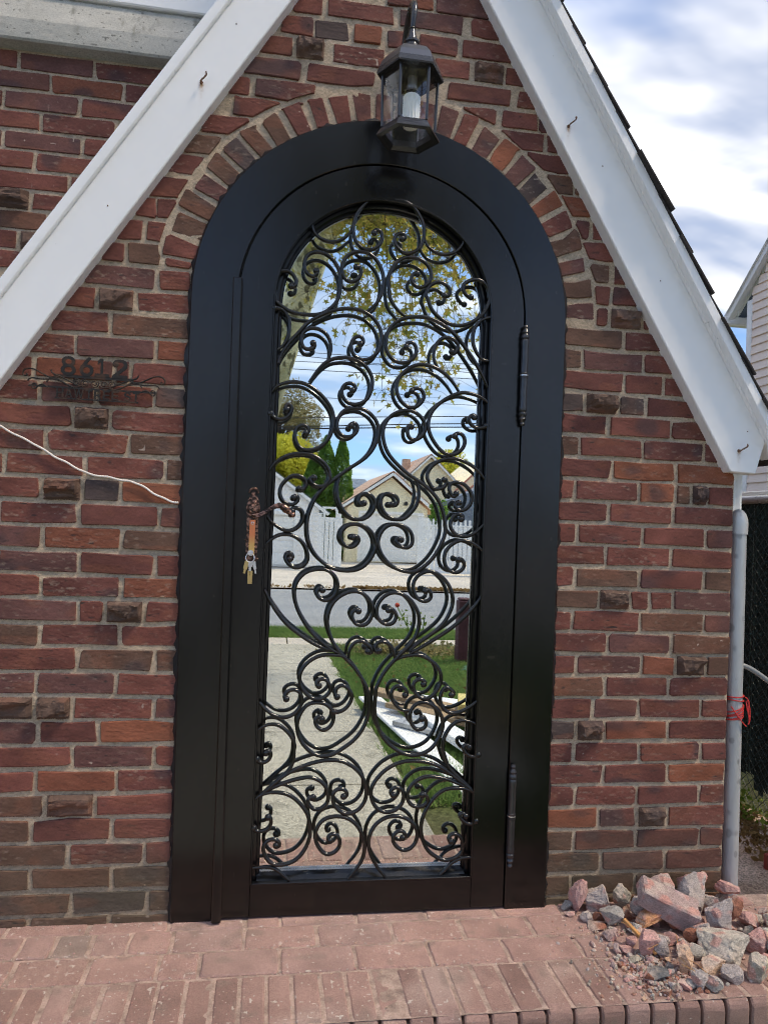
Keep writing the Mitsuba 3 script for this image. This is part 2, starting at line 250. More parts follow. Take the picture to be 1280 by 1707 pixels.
def grid_xz(poly, step, yfun):
    """fine sheet in the wall plane over the polygon; yfun(x, z) gives its depth"""
    x0, z0, x1, z1 = poly.bounds
    xs, zs = np.arange(x0, x1 + step, step), np.arange(z0, z1 + step, step)
    X, Z = np.meshgrid(xs, zs, indexing='ij')
    v = np.stack([X, yfun(X, Z), Z], -1).reshape(-1, 3)
    nz = len(zs)
    i, j = np.meshgrid(np.arange(len(xs) - 1), np.arange(nz - 1), indexing='ij')
    shapely.prepare(poly)
    keep = shapely.contains_xy(poly, xs[i] + step / 2, zs[j] + step / 2)
    q = np.stack([i * nz + j, (i + 1) * nz + j, (i + 1) * nz + j + 1, i * nz + j + 1], -1)[keep]
    return tm(v, quads(q))
def grid_xy(x0, x1, y0, y1, step, zfun, keep=None):
    xs, ys = np.linspace(x0, x1, max(2, int(round((x1 - x0) / step)) + 1)), np.linspace(y0, y1, max(2, int(round((y1 - y0) / step)) + 1))
    X, Y = np.meshgrid(xs, ys, indexing='ij')
    v = np.stack([X, Y, zfun(X, Y)], -1).reshape(-1, 3); n = len(ys)
    i, j = np.meshgrid(np.arange(len(xs) - 1), np.arange(n - 1), indexing='ij')
    return tm(v, quads(np.stack([i * n + j, (i + 1) * n + j, (i + 1) * n + j + 1, i * n + j + 1], -1).reshape(-1, 4)))

def coded_uv(m, tone, seed, axes=(0, 2)):
    """uv that carries a tone number and a seed of the piece (plus a trace of position, so that bumps have a direction)"""
    v = np.asarray(m.vertices)
    return np.stack([tone + 0.5 + 1e-2 * v[:, axes[0]], seed + 1e-2 * v[:, axes[1]]], 1)

def leaf_cloud(centres, size, rng, star=False, droop=0.0, flatten=None):
    """small leaf faces with random turns at the centres"""
    c = np.asarray(centres, float); n = len(c)
    if star:
        a = np.arange(10) * np.pi / 5
        rr = np.where(np.arange(10) % 2 == 0, 1.0, 0.45) * np.where(np.arange(10) == 5, 0.5, 1)
        base = np.stack([rr * np.sin(a), rr * np.cos(a) + 0.3, 0 * a], 1)
        base = np.vstack([[[0, 0.1, 0.12]], base]); tri = np.array([[0, 1 + k, 1 + (k + 1) % 10] for k in range(10)])
    else:
        base = np.array([[0, -1, 0], [0.55, 0, 0.15], [0, 1, 0], [-0.55, 0, 0.15]], float); tri = np.array([[0, 1, 2], [0, 2, 3]])
    q = rng.normal(size=(n, 4)); q /= np.linalg.norm(q, axis=1, keepdims=True)
    w, x, y, z = q.T
    R = np.stack([1 - 2 * (y * y + z * z), 2 * (x * y - z * w), 2 * (x * z + y * w), 2 * (x * y + z * w), 1 - 2 * (x * x + z * z), 2 * (y * z - x * w), 2 * (x * z - y * w), 2 * (y * z + x * w), 1 - 2 * (x * x + y * y)], 1).reshape(n, 3, 3)
    s = size * rng.uniform(0.65, 1.35, (n, 1, 1))
    v = c[:, None] + np.einsum('nij,kj->nki', R, base) * s
    f = tri[None] + (np.arange(n) * len(base))[:, None, None]
    return tm(v.reshape(-1, 3), f.reshape(-1, 3))

def rock(w, d, h, rng, rough=0.12, cuts=9, sub=2):
    """an angular broken stone, faces cut flat, w x d x h, standing on z = 0"""
    m = trimesh.creation.icosphere(subdivisions=sub)
    v = np.asarray(m.vertices) * np.array([1.25, 1.25, 1.25])
    for _ in range(cuts):
        n = rng.normal(size=3); n /= np.linalg.norm(n)
        lim = rng.uniform(0.55, 0.9)
        over = np.maximum(v @ n - lim, 0)
        v = v - over[:, None] * n
    q = v * 2.6 + rng.uniform(0, 50, 3)
    v += rough * (0.5 * (meshkit.fbm(q, 3)[:, None] - 0.5) + 0.28 * (meshkit.noise(q * 4.5)[:, None] - 0.5)) * v
    v /= np.abs(v).max(0)
    v = v * np.array([w / 2, d / 2, h / 2]); v[:, 2] -= v[:, 2].min()
    return tm(v, m.faces)

# ------------------------------------------------------------------ materials
def C(*c):
    return {'type': 'rgb', 'value': list(c)}
def principled(key, color, rough=0.6, spec=0.5, bump=None, bump_scale=1.0, two=True, **more):
    b = {'type': 'principled', 'base_color': C(*color) if isinstance(color, tuple) else color, 'roughness': rough, 'specular': spec, **more}
    if bump is not None:
        b = {'type': 'bumpmap', 'arbitrary': bump, 'scale': bump_scale, 'bsdf': b}
    scene[key] = {'type': 'twosided', 'bsdf': b} if two else b

BRICK = [(0.160, 0.059, 0.046), (0.130, 0.050, 0.041), (0.124, 0.058, 0.051), (0.188, 0.068, 0.042), (0.120, 0.067, 0.048),
         (0.080, 0.058, 0.054), (0.112, 0.072, 0.056), (0.22, 0.080, 0.046), (0.150, 0.073, 0.049)]
TONE = {'R': 0, 'D': 1, 'P': 2, 'O': 3, 'B': 4, 'C': 5, 'K': 6, 'X': 7, 'T': 8}
def pick(table, t):
    c = mi.Color3f(table[0])
    for k in range(1, len(table)):
        c = dr.select(t >= k, mi.Color3f(table[k]), c)
    return c
def brick_color(p, n, uv):
    t, s = dr.floor(uv.x), dr.floor(uv.y * 1.0)
    o = s * 3.7
    c = pick(BRICK, t)
    band = noise(p.x * 17 + o, s, 0.5)
    big = fbm(p.x * 13 + o, p.y * 30, p.z * 20 + o, 3)
    fine = noise(p.x * 420, p.y * 420, p.z * 420)
    mid = fbm(p.x * 70 + o, p.y * 70, p.z * 110, 3)
    c = c * (0.66 + 0.66 * big) * (0.80 + 0.40 * band)
    c = mix(c, mi.Color3f(0.055, 0.042, 0.046), 0.6 * smoothstep(0.66, 0.86, noise(p.x * 11 + o * 1.7, s * 5.1, p.z * 14)))
    c = mix(c, mi.Color3f(0.22, 0.085, 0.05), dr.select(t == 7, 0.75, 0.30) * smoothstep(0.58, 0.8, noise(p.x * 15 - o, p.z * 28 + o, s)))
    c = mix(c, mi.Color3f(0.34, 0.265, 0.205), 0.42 * smoothstep(0.56, 0.86, mid) * smoothstep(0.25, 0.9, noise(s * 1.3, 2.2)) * (0.4 + 1.2 * noise(p.x * 9 + o, p.z * 18, s)))
    c = mix(c, mi.Color3f(0.040, 0.032, 0.030), 0.75 * smoothstep(0.70, 0.84, fbm(p.x * 38 - o, p.y * 60, p.z * 95, 3)) * (0.3 + noise(s * 0.7, 6.1)))
    c = mix(c, mi.Color3f(0.45, 0.37, 0.31), 0.8 * smoothstep(0.93, 0.98, noise(p.x * 75, p.z * 75, s)) * smoothstep(0.55, 0.9, noise(s * 2.9, 0.7)))
    c = mix(c, mi.Color3f(0.085, 0.075, 0.05), 0.55 * smoothstep(0.36, 0.05, p.z) * (0.4 + noise(p.x * 6, p.z * 9)))
    return c * (0.72 + 0.28 * fine + 0.30 * noise(p.x * 190 + 5, p.y * 190, p.z * 190))
def brick_bump(p, n, uv):
    s = dr.floor(uv.y)
    return 0.0018 * fbm(p.x * 90, p.y * 90, p.z * 160, 3) + 0.0007 * noise(p.x * 300, p.y * 300, p.z * 300) + 0.0014 * noise(p.x * 22 + s, p.z * 46)
principled('mat_brick', proc(brick_color), 0.86, 0.25, proc(brick_bump, 6e-4))

def mortar_color(p, n, uv):
    big = fbm(p.x * 5, p.y * 5, p.z * 5, 3)
    g = noise(p.x * 420, p.y * 420, p.z * 420); g2 = noise(p.x * 170, p.y * 170, p.z * 170)
    c = mix(mi.Color3f(0.405, 0.312, 0.215), mi.Color3f(0.425, 0.345, 0.26), big)
    c = mix(c, mi.Color3f(0.30, 0.27, 0.22), 0.6 * smoothstep(0.55, 0.75, fbm(p.x * 14, p.y * 14, p.z * 22, 3)))
    c = mix(c, mi.Color3f(0.12, 0.11, 0.07), 0.5 * smoothstep(0.30, 0.0, p.z) * (0.3 + big))
    return c * (0.55 + 0.46 * g + 0.46 * g2)
def mortar_bump(p, n, uv):
    return 0.0014 * noise(p.x * 330, p.y * 330, p.z * 330) + 0.0016 * fbm(p.x * 80, p.y * 80, p.z * 80, 2)
principled('mat_mortar', proc(mortar_color), 0.95, 0.15, proc(mortar_bump, 6e-4))

PAVE = [(0.315, 0.200, 0.172), (0.298, 0.196, 0.172), (0.278, 0.178, 0.152), (0.245, 0.185, 0.160), (0.225, 0.142, 0.122)]
def paver_color(p, n, uv):
    t, s = dr.floor(uv.x), dr.floor(uv.y)
    c = pick(PAVE, t) * (0.78 + 0.44 * fbm(p.x * 16 + s * 3.1, p.y * 16, p.z * 16 + s, 3))
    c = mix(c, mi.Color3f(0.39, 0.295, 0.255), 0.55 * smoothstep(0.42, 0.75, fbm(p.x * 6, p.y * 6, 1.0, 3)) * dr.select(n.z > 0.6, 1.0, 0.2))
    c = mix(c, mi.Color3f(0.20, 0.155, 0.13), 0.5 * smoothstep(0.74, 0.92, noise(p.x * 23, p.y * 23, p.z * 23)))
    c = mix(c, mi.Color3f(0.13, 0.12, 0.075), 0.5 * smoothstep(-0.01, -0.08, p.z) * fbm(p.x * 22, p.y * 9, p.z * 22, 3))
    c = mix(c, mi.Color3f(0.5, 0.45, 0.4), 0.8 * smoothstep(0.86, 0.93, noise(p.x * 120, p.y * 120, p.z * 120)))
    return c * (0.76 + 0.48 * noise(p.x * 460, p.y * 460, p.z * 460))
def paver_bump(p, n, uv):
    return 0.0012 * fbm(p.x * 60, p.y * 60, p.z * 60, 3) + 0.0006 * noise(p.x * 380, p.y * 380, p.z * 380)
principled('mat_paver', proc(paver_color), 0.9, 0.2, proc(paver_bump, 6e-4))
principled('mat_joint_sand', proc(lambda p, n, uv: mix(mi.Color3f(0.28, 0.20, 0.165), mi.Color3f(0.42, 0.32, 0.27), noise(p.x * 300, p.y * 300, p.z * 300)) * (0.55 + 0.8 * fbm(p.x * 45, p.y * 45, 0.0, 2))), 0.95, 0.1,
           proc(lambda p, n, uv: 0.0016 * noise(p.x * 300, p.y * 300, p.z * 300), 6e-4))

def white_paint(p, n, uv):
    c = mi.Color3f(0.82, 0.82, 0.81) * (0.95 + 0.08 * fbm(p.x * 4, p.y * 9, p.z * 4, 3))
    for hx, hz in ((-0.560, 2.392), (0.540, 2.400), (1.148, 1.432)):   # rust run below each screw hook
        dx, dz = (p.x - hx), (p.z - hz)
        m = dr.exp(-dr.square(dx / 0.0065)) * dr.exp(-dr.square(dr.maximum(dz, 0) / 0.006)) * dr.exp(-dr.maximum(-dz, 0) / 0.017)
        c = mix(c, mi.Color3f(0.38, 0.20, 0.06), 0.75 * m * (0.5 + noise(p.x * 200, p.z * 200)))
    c = mix(c, mi.Color3f(0.30, 0.30, 0.28), 0.5 * smoothstep(0.95, 0.99, noise(p.x * 60, p.y * 60, p.z * 60)))
    return c
principled('mat_white_paint', proc(white_paint), 0.42, 0.45, proc(lambda p, n, uv: 0.0010 * fbm(p.x * 7 + p.z * 5, p.y * 14, p.z * 3, 3), 2e-3))
principled('mat_white_vinyl', proc(lambda p, n, uv: mi.Color3f(0.86, 0.87, 0.85) * (0.93 + 0.1 * fbm(p.x * 1.5, p.y, p.z * 2, 3))), 0.4)

def door_paint(p, n, uv):
    c = mi.Color3f(0.0020, 0.0021, 0.0026) * (0.75 + 0.5 * fbm(p.x * 9, p.y * 9, p.z * 3, 3))
    dust = smoothstep(0.16, 0.0, p.z + 0.09 * (fbm(p.x * 7, p.y * 7, p.z * 16, 3) - 0.5)) * (0.3 + 0.7 * noise(p.x * 60, p.y * 60, p.z * 60))
    return mix(c, mi.Color3f(0.075, 0.062, 0.052), 0.06 * dust + 0.2 * smoothstep(0.93, 0.98, noise(p.x * 90, p.y * 90, p.z * 30)))
principled('mat_door_paint', proc(door_paint), proc(lambda p, n, uv: 0.12 + 0.15 * fbm(p.x * 14, p.y * 5, p.z * 2.0, 4)), 0.55,
           proc(lambda p, n, uv: 0.0007 * fbm(p.x * 9, p.y * 9, p.z * 4, 3) + 0.00004 * noise(p.x * 300, p.y * 300, p.z * 300), 2e-3))
principled('mat_iron', proc(lambda p, n, uv: mix(mi.Color3f(0.005, 0.005, 0.005), mi.Color3f(0.018, 0.012, 0.010), smoothstep(0.55, 0.8, fbm(p.x * 40, p.y * 40, p.z * 40, 3)))), 0.17, 0.55,
           proc(lambda p, n, uv: 0.0005 * fbm(p.x * 130, p.y * 130, p.z * 130, 2), 6e-4))
principled('mat_sealant', (0.010, 0.010, 0.012), 0.45)
principled('mat_black_metal', proc(lambda p, n, uv: mi.Color3f(0.018, 0.018, 0.021) * (0.8 + 0.5 * fbm(p.x * 60, p.y * 60, p.z * 60, 2))), 0.22, 0.7,
           proc(lambda p, n, uv: 0.0004 * noise(p.x * 240, p.y * 240, p.z * 240), 6e-4))
principled('mat_lantern_cap', (0.14, 0.14, 0.15), 0.24, 0.5, metallic=0.7)
principled('mat_rusty_iron', proc(lambda p, n, uv: mix(mi.Color3f(0.020, 0.018, 0.017), mi.Color3f(0.060, 0.034, 0.022), smoothstep(0.45, 0.75, fbm(p.x * 50, p.y * 50, p.z * 50, 3)))), 0.65, 0.3)
principled('mat_fence_wire', (0.055, 0.075, 0.070), 0.5)
scene['mat_mirror_glass'] = {'type': 'conductor', 'material': 'none', 'specular_reflectance': C(0.88, 0.925, 0.895)}
scene['mat_clear_glass'] = {'type': 'thindielectric', 'int_ior': 1.5}
principled('mat_window_glass', (0.02, 0.025, 0.03), 0.05, 0.8)
principled('mat_copper', proc(lambda p, n, uv: mix(mi.Color3f(0.42, 0.235, 0.175), mi.Color3f(0.05, 0.034, 0.028), smoothstep(0.34, 0.58, fbm(p.x * 150, p.y * 150, p.z * 150, 3)))), 0.33, 0.5,
           proc(lambda p, n, uv: 0.0008 * fbm(p.x * 220, p.y * 220, p.z * 220, 2), 3e-4), metallic=0.85)
principled('mat_copper_panel', proc(lambda p, n, uv: mix(mi.Color3f(0.86, 0.56, 0.20), mi.Color3f(0.85, 0.30, 0.14), smoothstep(1.075, 1.12, p.z))), 0.25, 0.5, metallic=0.9)
principled('mat_brass', (0.62, 0.46, 0.20), 0.35, 0.5, metallic=0.9)
principled('mat_dull_pipe', (0.20, 0.21, 0.21), 0.5)
principled('mat_steel', (0.70, 0.70, 0.70), 0.28, 0.5, metallic=0.9)
principled('mat_bulb', (0.82, 0.84, 0.80), 0.35)
def galvanised(p, n, uv):
    c = mi.Color3f(0.47, 0.485, 0.49) * (0.75 + 0.45 * fbm(p.x * 40, p.y * 40, p.z * 7, 4))
    return mix(c, mi.Color3f(0.62, 0.62, 0.60), smoothstep(1.17, 1.18, p.z) * 0.5) * (1 - 0.35 * smoothstep(0.7, 0.85, noise(p.x * 55, p.y * 55, p.z * 30)))
principled('mat_galvanised', proc(galvanised), 0.45, 0.5, proc(lambda p, n, uv: 0.0006 * fbm(p.x * 80, p.y * 80, p.z * 30, 3), 1e-3), metallic=0.35)
principled('mat_red_cord', (0.55, 0.035, 0.03), 0.45)
principled('mat_white_cable', (0.72, 0.66, 0.60), 0.5)
principled('mat_rust', (0.13, 0.06, 0.03), 0.8)
def stone_sill(p, n, uv):
    c = mix(mi.Color3f(0.46, 0.45, 0.41), mi.Color3f(0.30, 0.30, 0.27), fbm(p.x * 8, p.y * 8, p.z * 18, 4))
    c = mix(c, mi.Color3f(0.13, 0.13, 0.11), 0.75 * smoothstep(0.56, 0.74, fbm(p.x * 26, p.y * 10, p.z * 8, 4)) * smoothstep(2.66, 2.72, p.z + 0.02))
    return mix(c, mi.Color3f(0.10, 0.10, 0.09), 0.7 * smoothstep(0.80, 0.9, noise(p.x * 110, p.y * 110, p.z * 110))) * (0.8 + 0.4 * noise(p.x * 350, p.y * 350, p.z * 350))
principled('mat_stone_sill', proc(stone_sill), 0.9, 0.2, proc(lambda p, n, uv: 0.002 * fbm(p.x * 90, p.y * 90, p.z * 90, 3), 1e-3))
principled('mat_shingle', proc(lambda p, n, uv: mi.Color3f(0.050, 0.045, 0.043) * (0.6 + 0.9 * noise(p.x * 260, p.y * 260, p.z * 260))), 0.95, 0.1)

ROCK = [(0.34, 0.255, 0.24), (0.34, 0.30, 0.285), (0.29, 0.275, 0.255), (0.44, 0.26, 0.235), (0.26, 0.115, 0.075), (0.46, 0.225, 0.11), (0.40, 0.37, 0.32), (0.11, 0.115, 0.12), (0.50, 0.34, 0.235), (0.32, 0.29, 0.235)]
def rock_color(p, n, uv):
    t, s = dr.floor(uv.x), dr.floor(uv.y)
    c = pick(ROCK, t) * (0.62 + 0.72 * fbm(p.x * 32 + s * 2.3, p.y * 32, p.z * 32 + s, 4))
    c = mix(c, mi.Color3f(0.44, 0.375, 0.325), 0.75 * smoothstep(0.40, 0.70, fbm(p.x * 24 - s, p.y * 24, p.z * 24, 3)) * smoothstep(-0.3, 0.8, n.z))
    c = mix(c, mi.Color3f(0.44, 0.20, 0.165), 0.6 * smoothstep(0.62, 0.8, noise(p.x * 40 + s, p.y * 40, p.z * 40)))
    return c * (0.62 + 0.76 * noise(p.x * 380, p.y * 380, p.z * 380))
principled('mat_rock', proc(rock_color), 0.92, 0.2, proc(lambda p, n, uv: 0.004 * fbm(p.x * 60, p.y * 60, p.z * 60, 4) + 0.0008 * noise(p.x * 380, p.y * 380, p.z * 380), 8e-4))

def concrete(p, n, uv):
    c = mix(mi.Color3f(0.45, 0.43, 0.36), mi.Color3f(0.35, 0.335, 0.28), fbm(p.x * 2.2, p.y * 2.2, 0.0, 4))
    c = mix(c, mi.Color3f(0.17, 0.165, 0.14), 0.5 * smoothstep(0.62, 0.8, fbm(p.x * 9, p.y * 9, 3.0, 3)))
    return c * (0.6 + 0.8 * noise(p.x * 150, p.y * 150, 0.0))
principled('mat_concrete', proc(concrete), 0.92, 0.2, proc(lambda p, n, uv: 0.003 * noise(p.x * 140, p.y * 140, 0.0), 2e-3))
principled('mat_pale_concrete', proc(lambda p, n, uv: mi.Color3f(0.47, 0.43, 0.37) * (0.75 + 0.4 * fbm(p.x * 0.9, p.y * 2.5, 0.0, 4))), 0.92, 0.2)
principled('mat_asphalt', proc(lambda p, n, uv: mi.Color3f(0.25, 0.26, 0.265) * (0.8 + 0.3 * fbm(p.x * 0.5, p.y * 2.5, 0.0, 4)) * (0.85 + 0.3 * noise(p.x * 30, p.y * 30))), 0.9, 0.25)
principled('mat_soil', proc(lambda p, n, uv: mix(mi.Color3f(0.10, 0.085, 0.05), mi.Color3f(0.07, 0.10, 0.03), fbm(p.x * 3, p.y * 3, 0.0, 4)) * (0.6 + 0.8 * noise(p.x * 60, p.y * 60, p.z * 60))), 0.95, 0.1)
principled('mat_sandy_path', proc(lambda p, n, uv: mix(mi.Color3f(0.62, 0.48, 0.37), mi.Color3f(0.38, 0.27, 0.19), smoothstep(0.3, 0.75, fbm(p.x * 5, p.y * 5, 0.0, 4))) * (0.5 + 1.0 * noise(p.x * 190, p.y * 190, 0.0))), 0.95, 0.1,
           proc(lambda p, n, uv: 0.003 * noise(p.x * 170, p.y * 170, 0.0), 1e-3))

def leafy(key, a, b, scale=3.0, trans=0.7):
    scene[key] = {'type': 'principledthin', 'base_color': proc(lambda p, n, uv, a=a, b=b: mix(mi.Color3f(a), mi.Color3f(b), smoothstep(0.25, 0.75, 0.5 * fbm(p.x * scale, p.y * scale, p.z * scale, 2) + 0.5 * noise(p.x * 31, p.y * 31, p.z * 31)))),
                  'roughness': 0.6, 'diff_trans': trans}
leafy('mat_grass', (0.16, 0.27, 0.075), (0.27, 0.37, 0.12), 4.0, 1.0)
leafy('mat_plane_leaf', (0.33, 0.38, 0.08), (0.58, 0.43, 0.13), 2.2, 1.3)
leafy('mat_cedar', (0.05, 0.14, 0.02), (0.30, 0.48, 0.10), 4.5, 1.0)
leafy('mat_yellow_leaf', (0.38, 0.40, 0.04), (0.85, 0.80, 0.12), 3.2)
leafy('mat_olive_leaf', (0.16, 0.17, 0.07), (0.48, 0.40, 0.20), 2.2)
leafy('mat_dead_leaf', (0.22, 0.13, 0.05), (0.36, 0.25, 0.11), 6.0)
leafy('mat_bright_leaf', (0.12, 0.20, 0.025), (0.26, 0.31, 0.06), 6.0)
def bark(p, n, uv):
    a = fbm(p.x * 5, p.y * 5, p.z * 2.6, 3); b = fbm(p.x * 16 + 7, p.y * 16, p.z * 9, 3)
    c = mix(mi.Color3f(0.84, 0.80, 0.52), mi.Color3f(0.60, 0.585, 0.36), smoothstep(0.4, 0.62, a))
    c = mix(c, mi.Color3f(0.13, 0.12, 0.07), 0.85 * smoothstep(0.56, 0.62, b))
    return mix(c, mi.Color3f(0.14, 0.13, 0.10), 0.8 * smoothstep(3.4, 2.6, p.z + 0.5 * a))
principled('mat_plane_bark', proc(bark), 0.9, 0.2, proc(lambda p, n, uv: 0.01 * fbm(p.x * 9, p.y * 9, p.z * 5, 3), 5e-3))
principled('mat_dark_bark', (0.075, 0.055, 0.04), 0.95)
principled('mat_wire', (0.02, 0.022, 0.028), 0.7)
principled('mat_maroon', proc(lambda p, n, uv: mi.Color3f(0.085, 0.022, 0.03) * (0.6 + 0.8 * fbm(p.x * 12, p.y * 12, p.z * 5, 3))), 0.6)
principled('mat_cream_stucco', proc(lambda p, n, uv: mi.Color3f(0.90, 0.82, 0.58) * (0.93 + 0.1 * fbm(p.x, p.y, p.z, 3))), 0.9)
principled('mat_garage_white', proc(lambda p, n, uv: mi.Color3f(0.86, 0.86, 0.85) * (0.93 + 0.1 * fbm(p.x, p.y, p.z, 3))), 0.6)
principled('mat_tan_roof', proc(lambda p, n, uv: mi.Color3f(0.55, 0.37, 0.27) * (0.7 + 0.6 * noise(p.x * 9, p.y * 9, p.z * 22))), 0.9)
principled('mat_grey_roof', proc(lambda p, n, uv: mi.Color3f(0.16, 0.20, 0.26) * (0.7 + 0.5 * noise(p.x * 5, p.y * 5, p.z * 9))), 0.9)
principled('mat_terracotta_trim', (0.50, 0.20, 0.14), 0.8)
principled('mat_pink_siding', proc(lambda p, n, uv: mi.Color3f(0.88, 0.75, 0.64) * (0.93 + 0.12 * fbm(p.x * 2, p.y * 2, p.z * 2, 3))), 0.6)
principled('mat_green_mesh', proc(lambda p, n, uv: mi.Color3f(0.034, 0.056, 0.050) * (0.4 + 1.3 * noise(p.y * 160, p.z * 90))), 0.8, 0.2)
principled('mat_raw_wood', proc(lambda p, n, uv: mix(mi.Color3f(0.42, 0.30, 0.17), mi.Color3f(0.22, 0.17, 0.12), fbm(p.x * 9, p.y * 3, p.z * 50, 3))), 0.85)
principled('mat_split_wood', proc(lambda p, n, uv: mix(mi.Color3f(0.55, 0.27, 0.08), mi.Color3f(0.30, 0.17, 0.08), fbm(p.x * 60, p.y * 12, p.z * 60, 3))), 0.85)
principled('mat_yellow_board', (0.60, 0.52, 0.20), 0.8)
principled('mat_green_net', (0.20, 0.36, 0.25), 0.8)
principled('mat_rose', (0.55, 0.06, 0.03), 0.6)
principled('mat_red_paver', proc(lambda p, n, uv: mi.Color3f(0.27, 0.065, 0.05) * (0.75 + 0.5 * fbm(p.x * 20, p.y * 20, p.z * 20, 3))), 0.9)

# ------------------------------------------------------------------ ground
def gz(y):
    y = np.asarray(y, float)
    return -0.20 - 0.30 * np.clip((-0.9 - y) / 6.9, 0, 1) - 0.14 * np.clip((-9.25 - y) / 0.3, 0, 1)
bump_ = lambda x, y: gz(y) + 0.012 * (meshkit.fbm(np.stack([x * 1.3, y * 1.3, 0 * x], -1), 3, 2) - 0.5)
near = grid_xy(-12, 14, -30, 12, 0.25, bump_)
far = np.array([[-400, -400, -0.62], [400, -400, -0.62], [400, 400, -0.62], [-400, 400, -0.62]], float)
ent('ground', cat_([near, tm(far, quads([[0, 1, 2, 3]]))]), 'mat_soil', smooth=True, label='bare earth of the yard round the house', cat='ground', kind='structure')
ent('side_path', grid_xy(1.17, 2.09, -0.9, 1.35, 0.02, lambda x, y: gz(y) + 0.016 + 0.008 * meshkit.fbm(np.stack([x * 30, y * 30, 0 * x], -1), 3, 4)), 'mat_sandy_path', smooth=True,
    label='sandy path beside the right corner of the brick wall', cat='path', kind='structure')

# ------------------------------------------------------------------ brick walls
ARCH_Z, R_OUT, R_SEAM, R_OPEN = 1.803, 0.567, 0.4345, 0.330
def arch_poly(r, z_low=-0.1, n=48):
    a = np.linspace(0, np.pi, n)
    return Polygon([(r, z_low)] + list(zip(r * np.cos(a), ARCH_Z + r * np.sin(a))) + [(-r, z_low)])
def rake(p, q, lo, hi):
    """a band on the upper side of the line p-q (p low, q high), lo to hi away from it"""
    p, q = np.array(p, float), np.array(q, float)
    d = (q - p) / np.linalg.norm(q - p); n = np.array([-d[1], d[0]])
    if n[1] < 0: n = -n
    return p, q, d, n
LP, LQ = (-1.40, 0.984), (0.030, 3.212)     # lower edges of the two rakes
RP, RQ = (1.12, 1.372), (-0.012, 3.222)
BRICK_T = 'RDPOBCKXT'
def brick_solid(poly, y_face, rng, depth=0.022, cham=0.0022, jit=0.0019, tilt=0.002):
    """one brick: rounded outline, chamfered face, a little crooked"""
    cr = rng.uniform(0.0015, 0.0062)
    poly = poly.buffer(-cr, join_style='mitre').buffer(cr, quad_segs=1)
    if poly.is_empty or poly.geom_type != 'Polygon' or poly.area < 2e-4:
        return None
    c = np.array(poly.exterior.simplify(0.0012).coords)[:-1]
    if not poly.exterior.is_ccw: c = c[::-1]
    if len(c) < 11:
        out = []
        for a, b in zip(c, np.roll(c, -1, 0)):
            out.append(a)
            if np.linalg.norm(b - a) > 0.09:
                out.append((a + b) / 2)
        c = np.array(out)
    c = c + rng.normal(0, jit, c.shape)
    n = len(c)
    e = np.roll(c, -1, 0) - c; e /= np.maximum(np.linalg.norm(e, axis=1, keepdims=True), 1e-9)
    nr = np.stack([-e[:, 1], e[:, 0]], 1); nr = nr + np.roll(nr, 1, 0); nr /= np.maximum(np.linalg.norm(nr, axis=1, keepdims=True), 0.3)
    inner = c + nr * cham
    m = c.mean(0); tx, tz = rng.normal(0, tilt, 2) / np.array([0.1, 0.03]) * 0.28
    fy = lambda q: y_face + tx * (q[:, 0] - m[0]) + tz * (q[:, 1] - m[1])
    v = np.vstack([np.stack([inner[:, 0], fy(inner), inner[:, 1]], 1), np.stack([c[:, 0], fy(c) + cham * 0.9, c[:, 1]], 1), np.stack([c[:, 0], 0 * c[:, 0] + y_face + depth, c[:, 1]], 1)])
    k = np.arange(n); k1 = (k + 1) % n
    f = [[0, i, i + 1] for i in range(1, n - 1)]
    q = np.vstack([np.stack([k, n + k, n + k1, k1], 1), np.stack([n + k, 2 * n + k, 2 * n + k1, n + k1], 1)])
    return tm(v, np.vstack([np.array(f), quads(q)]))
def clinker(x0, x1, z0, z1, y_face, out, rng):
    """a rough over-burnt brick end standing proud, its face broken"""
    nx, nz = 15, 9
    X, Z = np.meshgrid(np.linspace(0, 1, nx), np.linspace(0, 1, nz), indexing='ij')
    P3 = np.stack([X * 3.1 + rng.uniform(0, 90), Z * 2.1 + rng.uniform(0, 90), 0 * X], -1)
    brk = (X - 0.5) * rng.uniform(-0.6, 0.6) + rng.uniform(0.15, 0.5) + 0.5 * (meshkit.fbm(P3 * 0.8 + 4, 3) - 0.5)   # the line of the break
    h = out * (0.30 + 0.7 * np.clip((Z - brk) * 5 + 0.5, 0, 1)) * (0.72 + 0.6 * (meshkit.fbm(P3, 3) - 0.3)) + 0.004 * (meshkit.noise(P3 * 4) - 0.5)
    edge = np.minimum(np.minimum(X, 1 - X) * 14, np.minimum(Z, 1 - Z) * 9); h = np.maximum(h, 0.002) * np.clip(edge, 0, 1)
    wob = 0.005 * (meshkit.noise(P3 * 2 + 7) - 0.5)
    front = np.stack([x0 + (x1 - x0) * X + wob, y_face - h, z0 + (z1 - z0) * Z + wob[::-1]], -1).reshape(-1, 3)
    i, j = np.meshgrid(np.arange(nx - 1), np.arange(nz - 1), indexing='ij')
    f = quads(np.stack([i * nz + j, (i + 1) * nz + j, (i + 1) * nz + j + 1, i * nz + j + 1], -1).reshape(-1, 4))
    base = bx(x0, x1, y_face + 0.001, y_face + 0.02, z0, z1)
    return cat_([tm(front, f), base])
def JAMB(z):
    return 0.017 * np.clip(1 - np.asarray(z) / 1.15, 0, 1)   # the old opening leans in a little at the foot of its left side
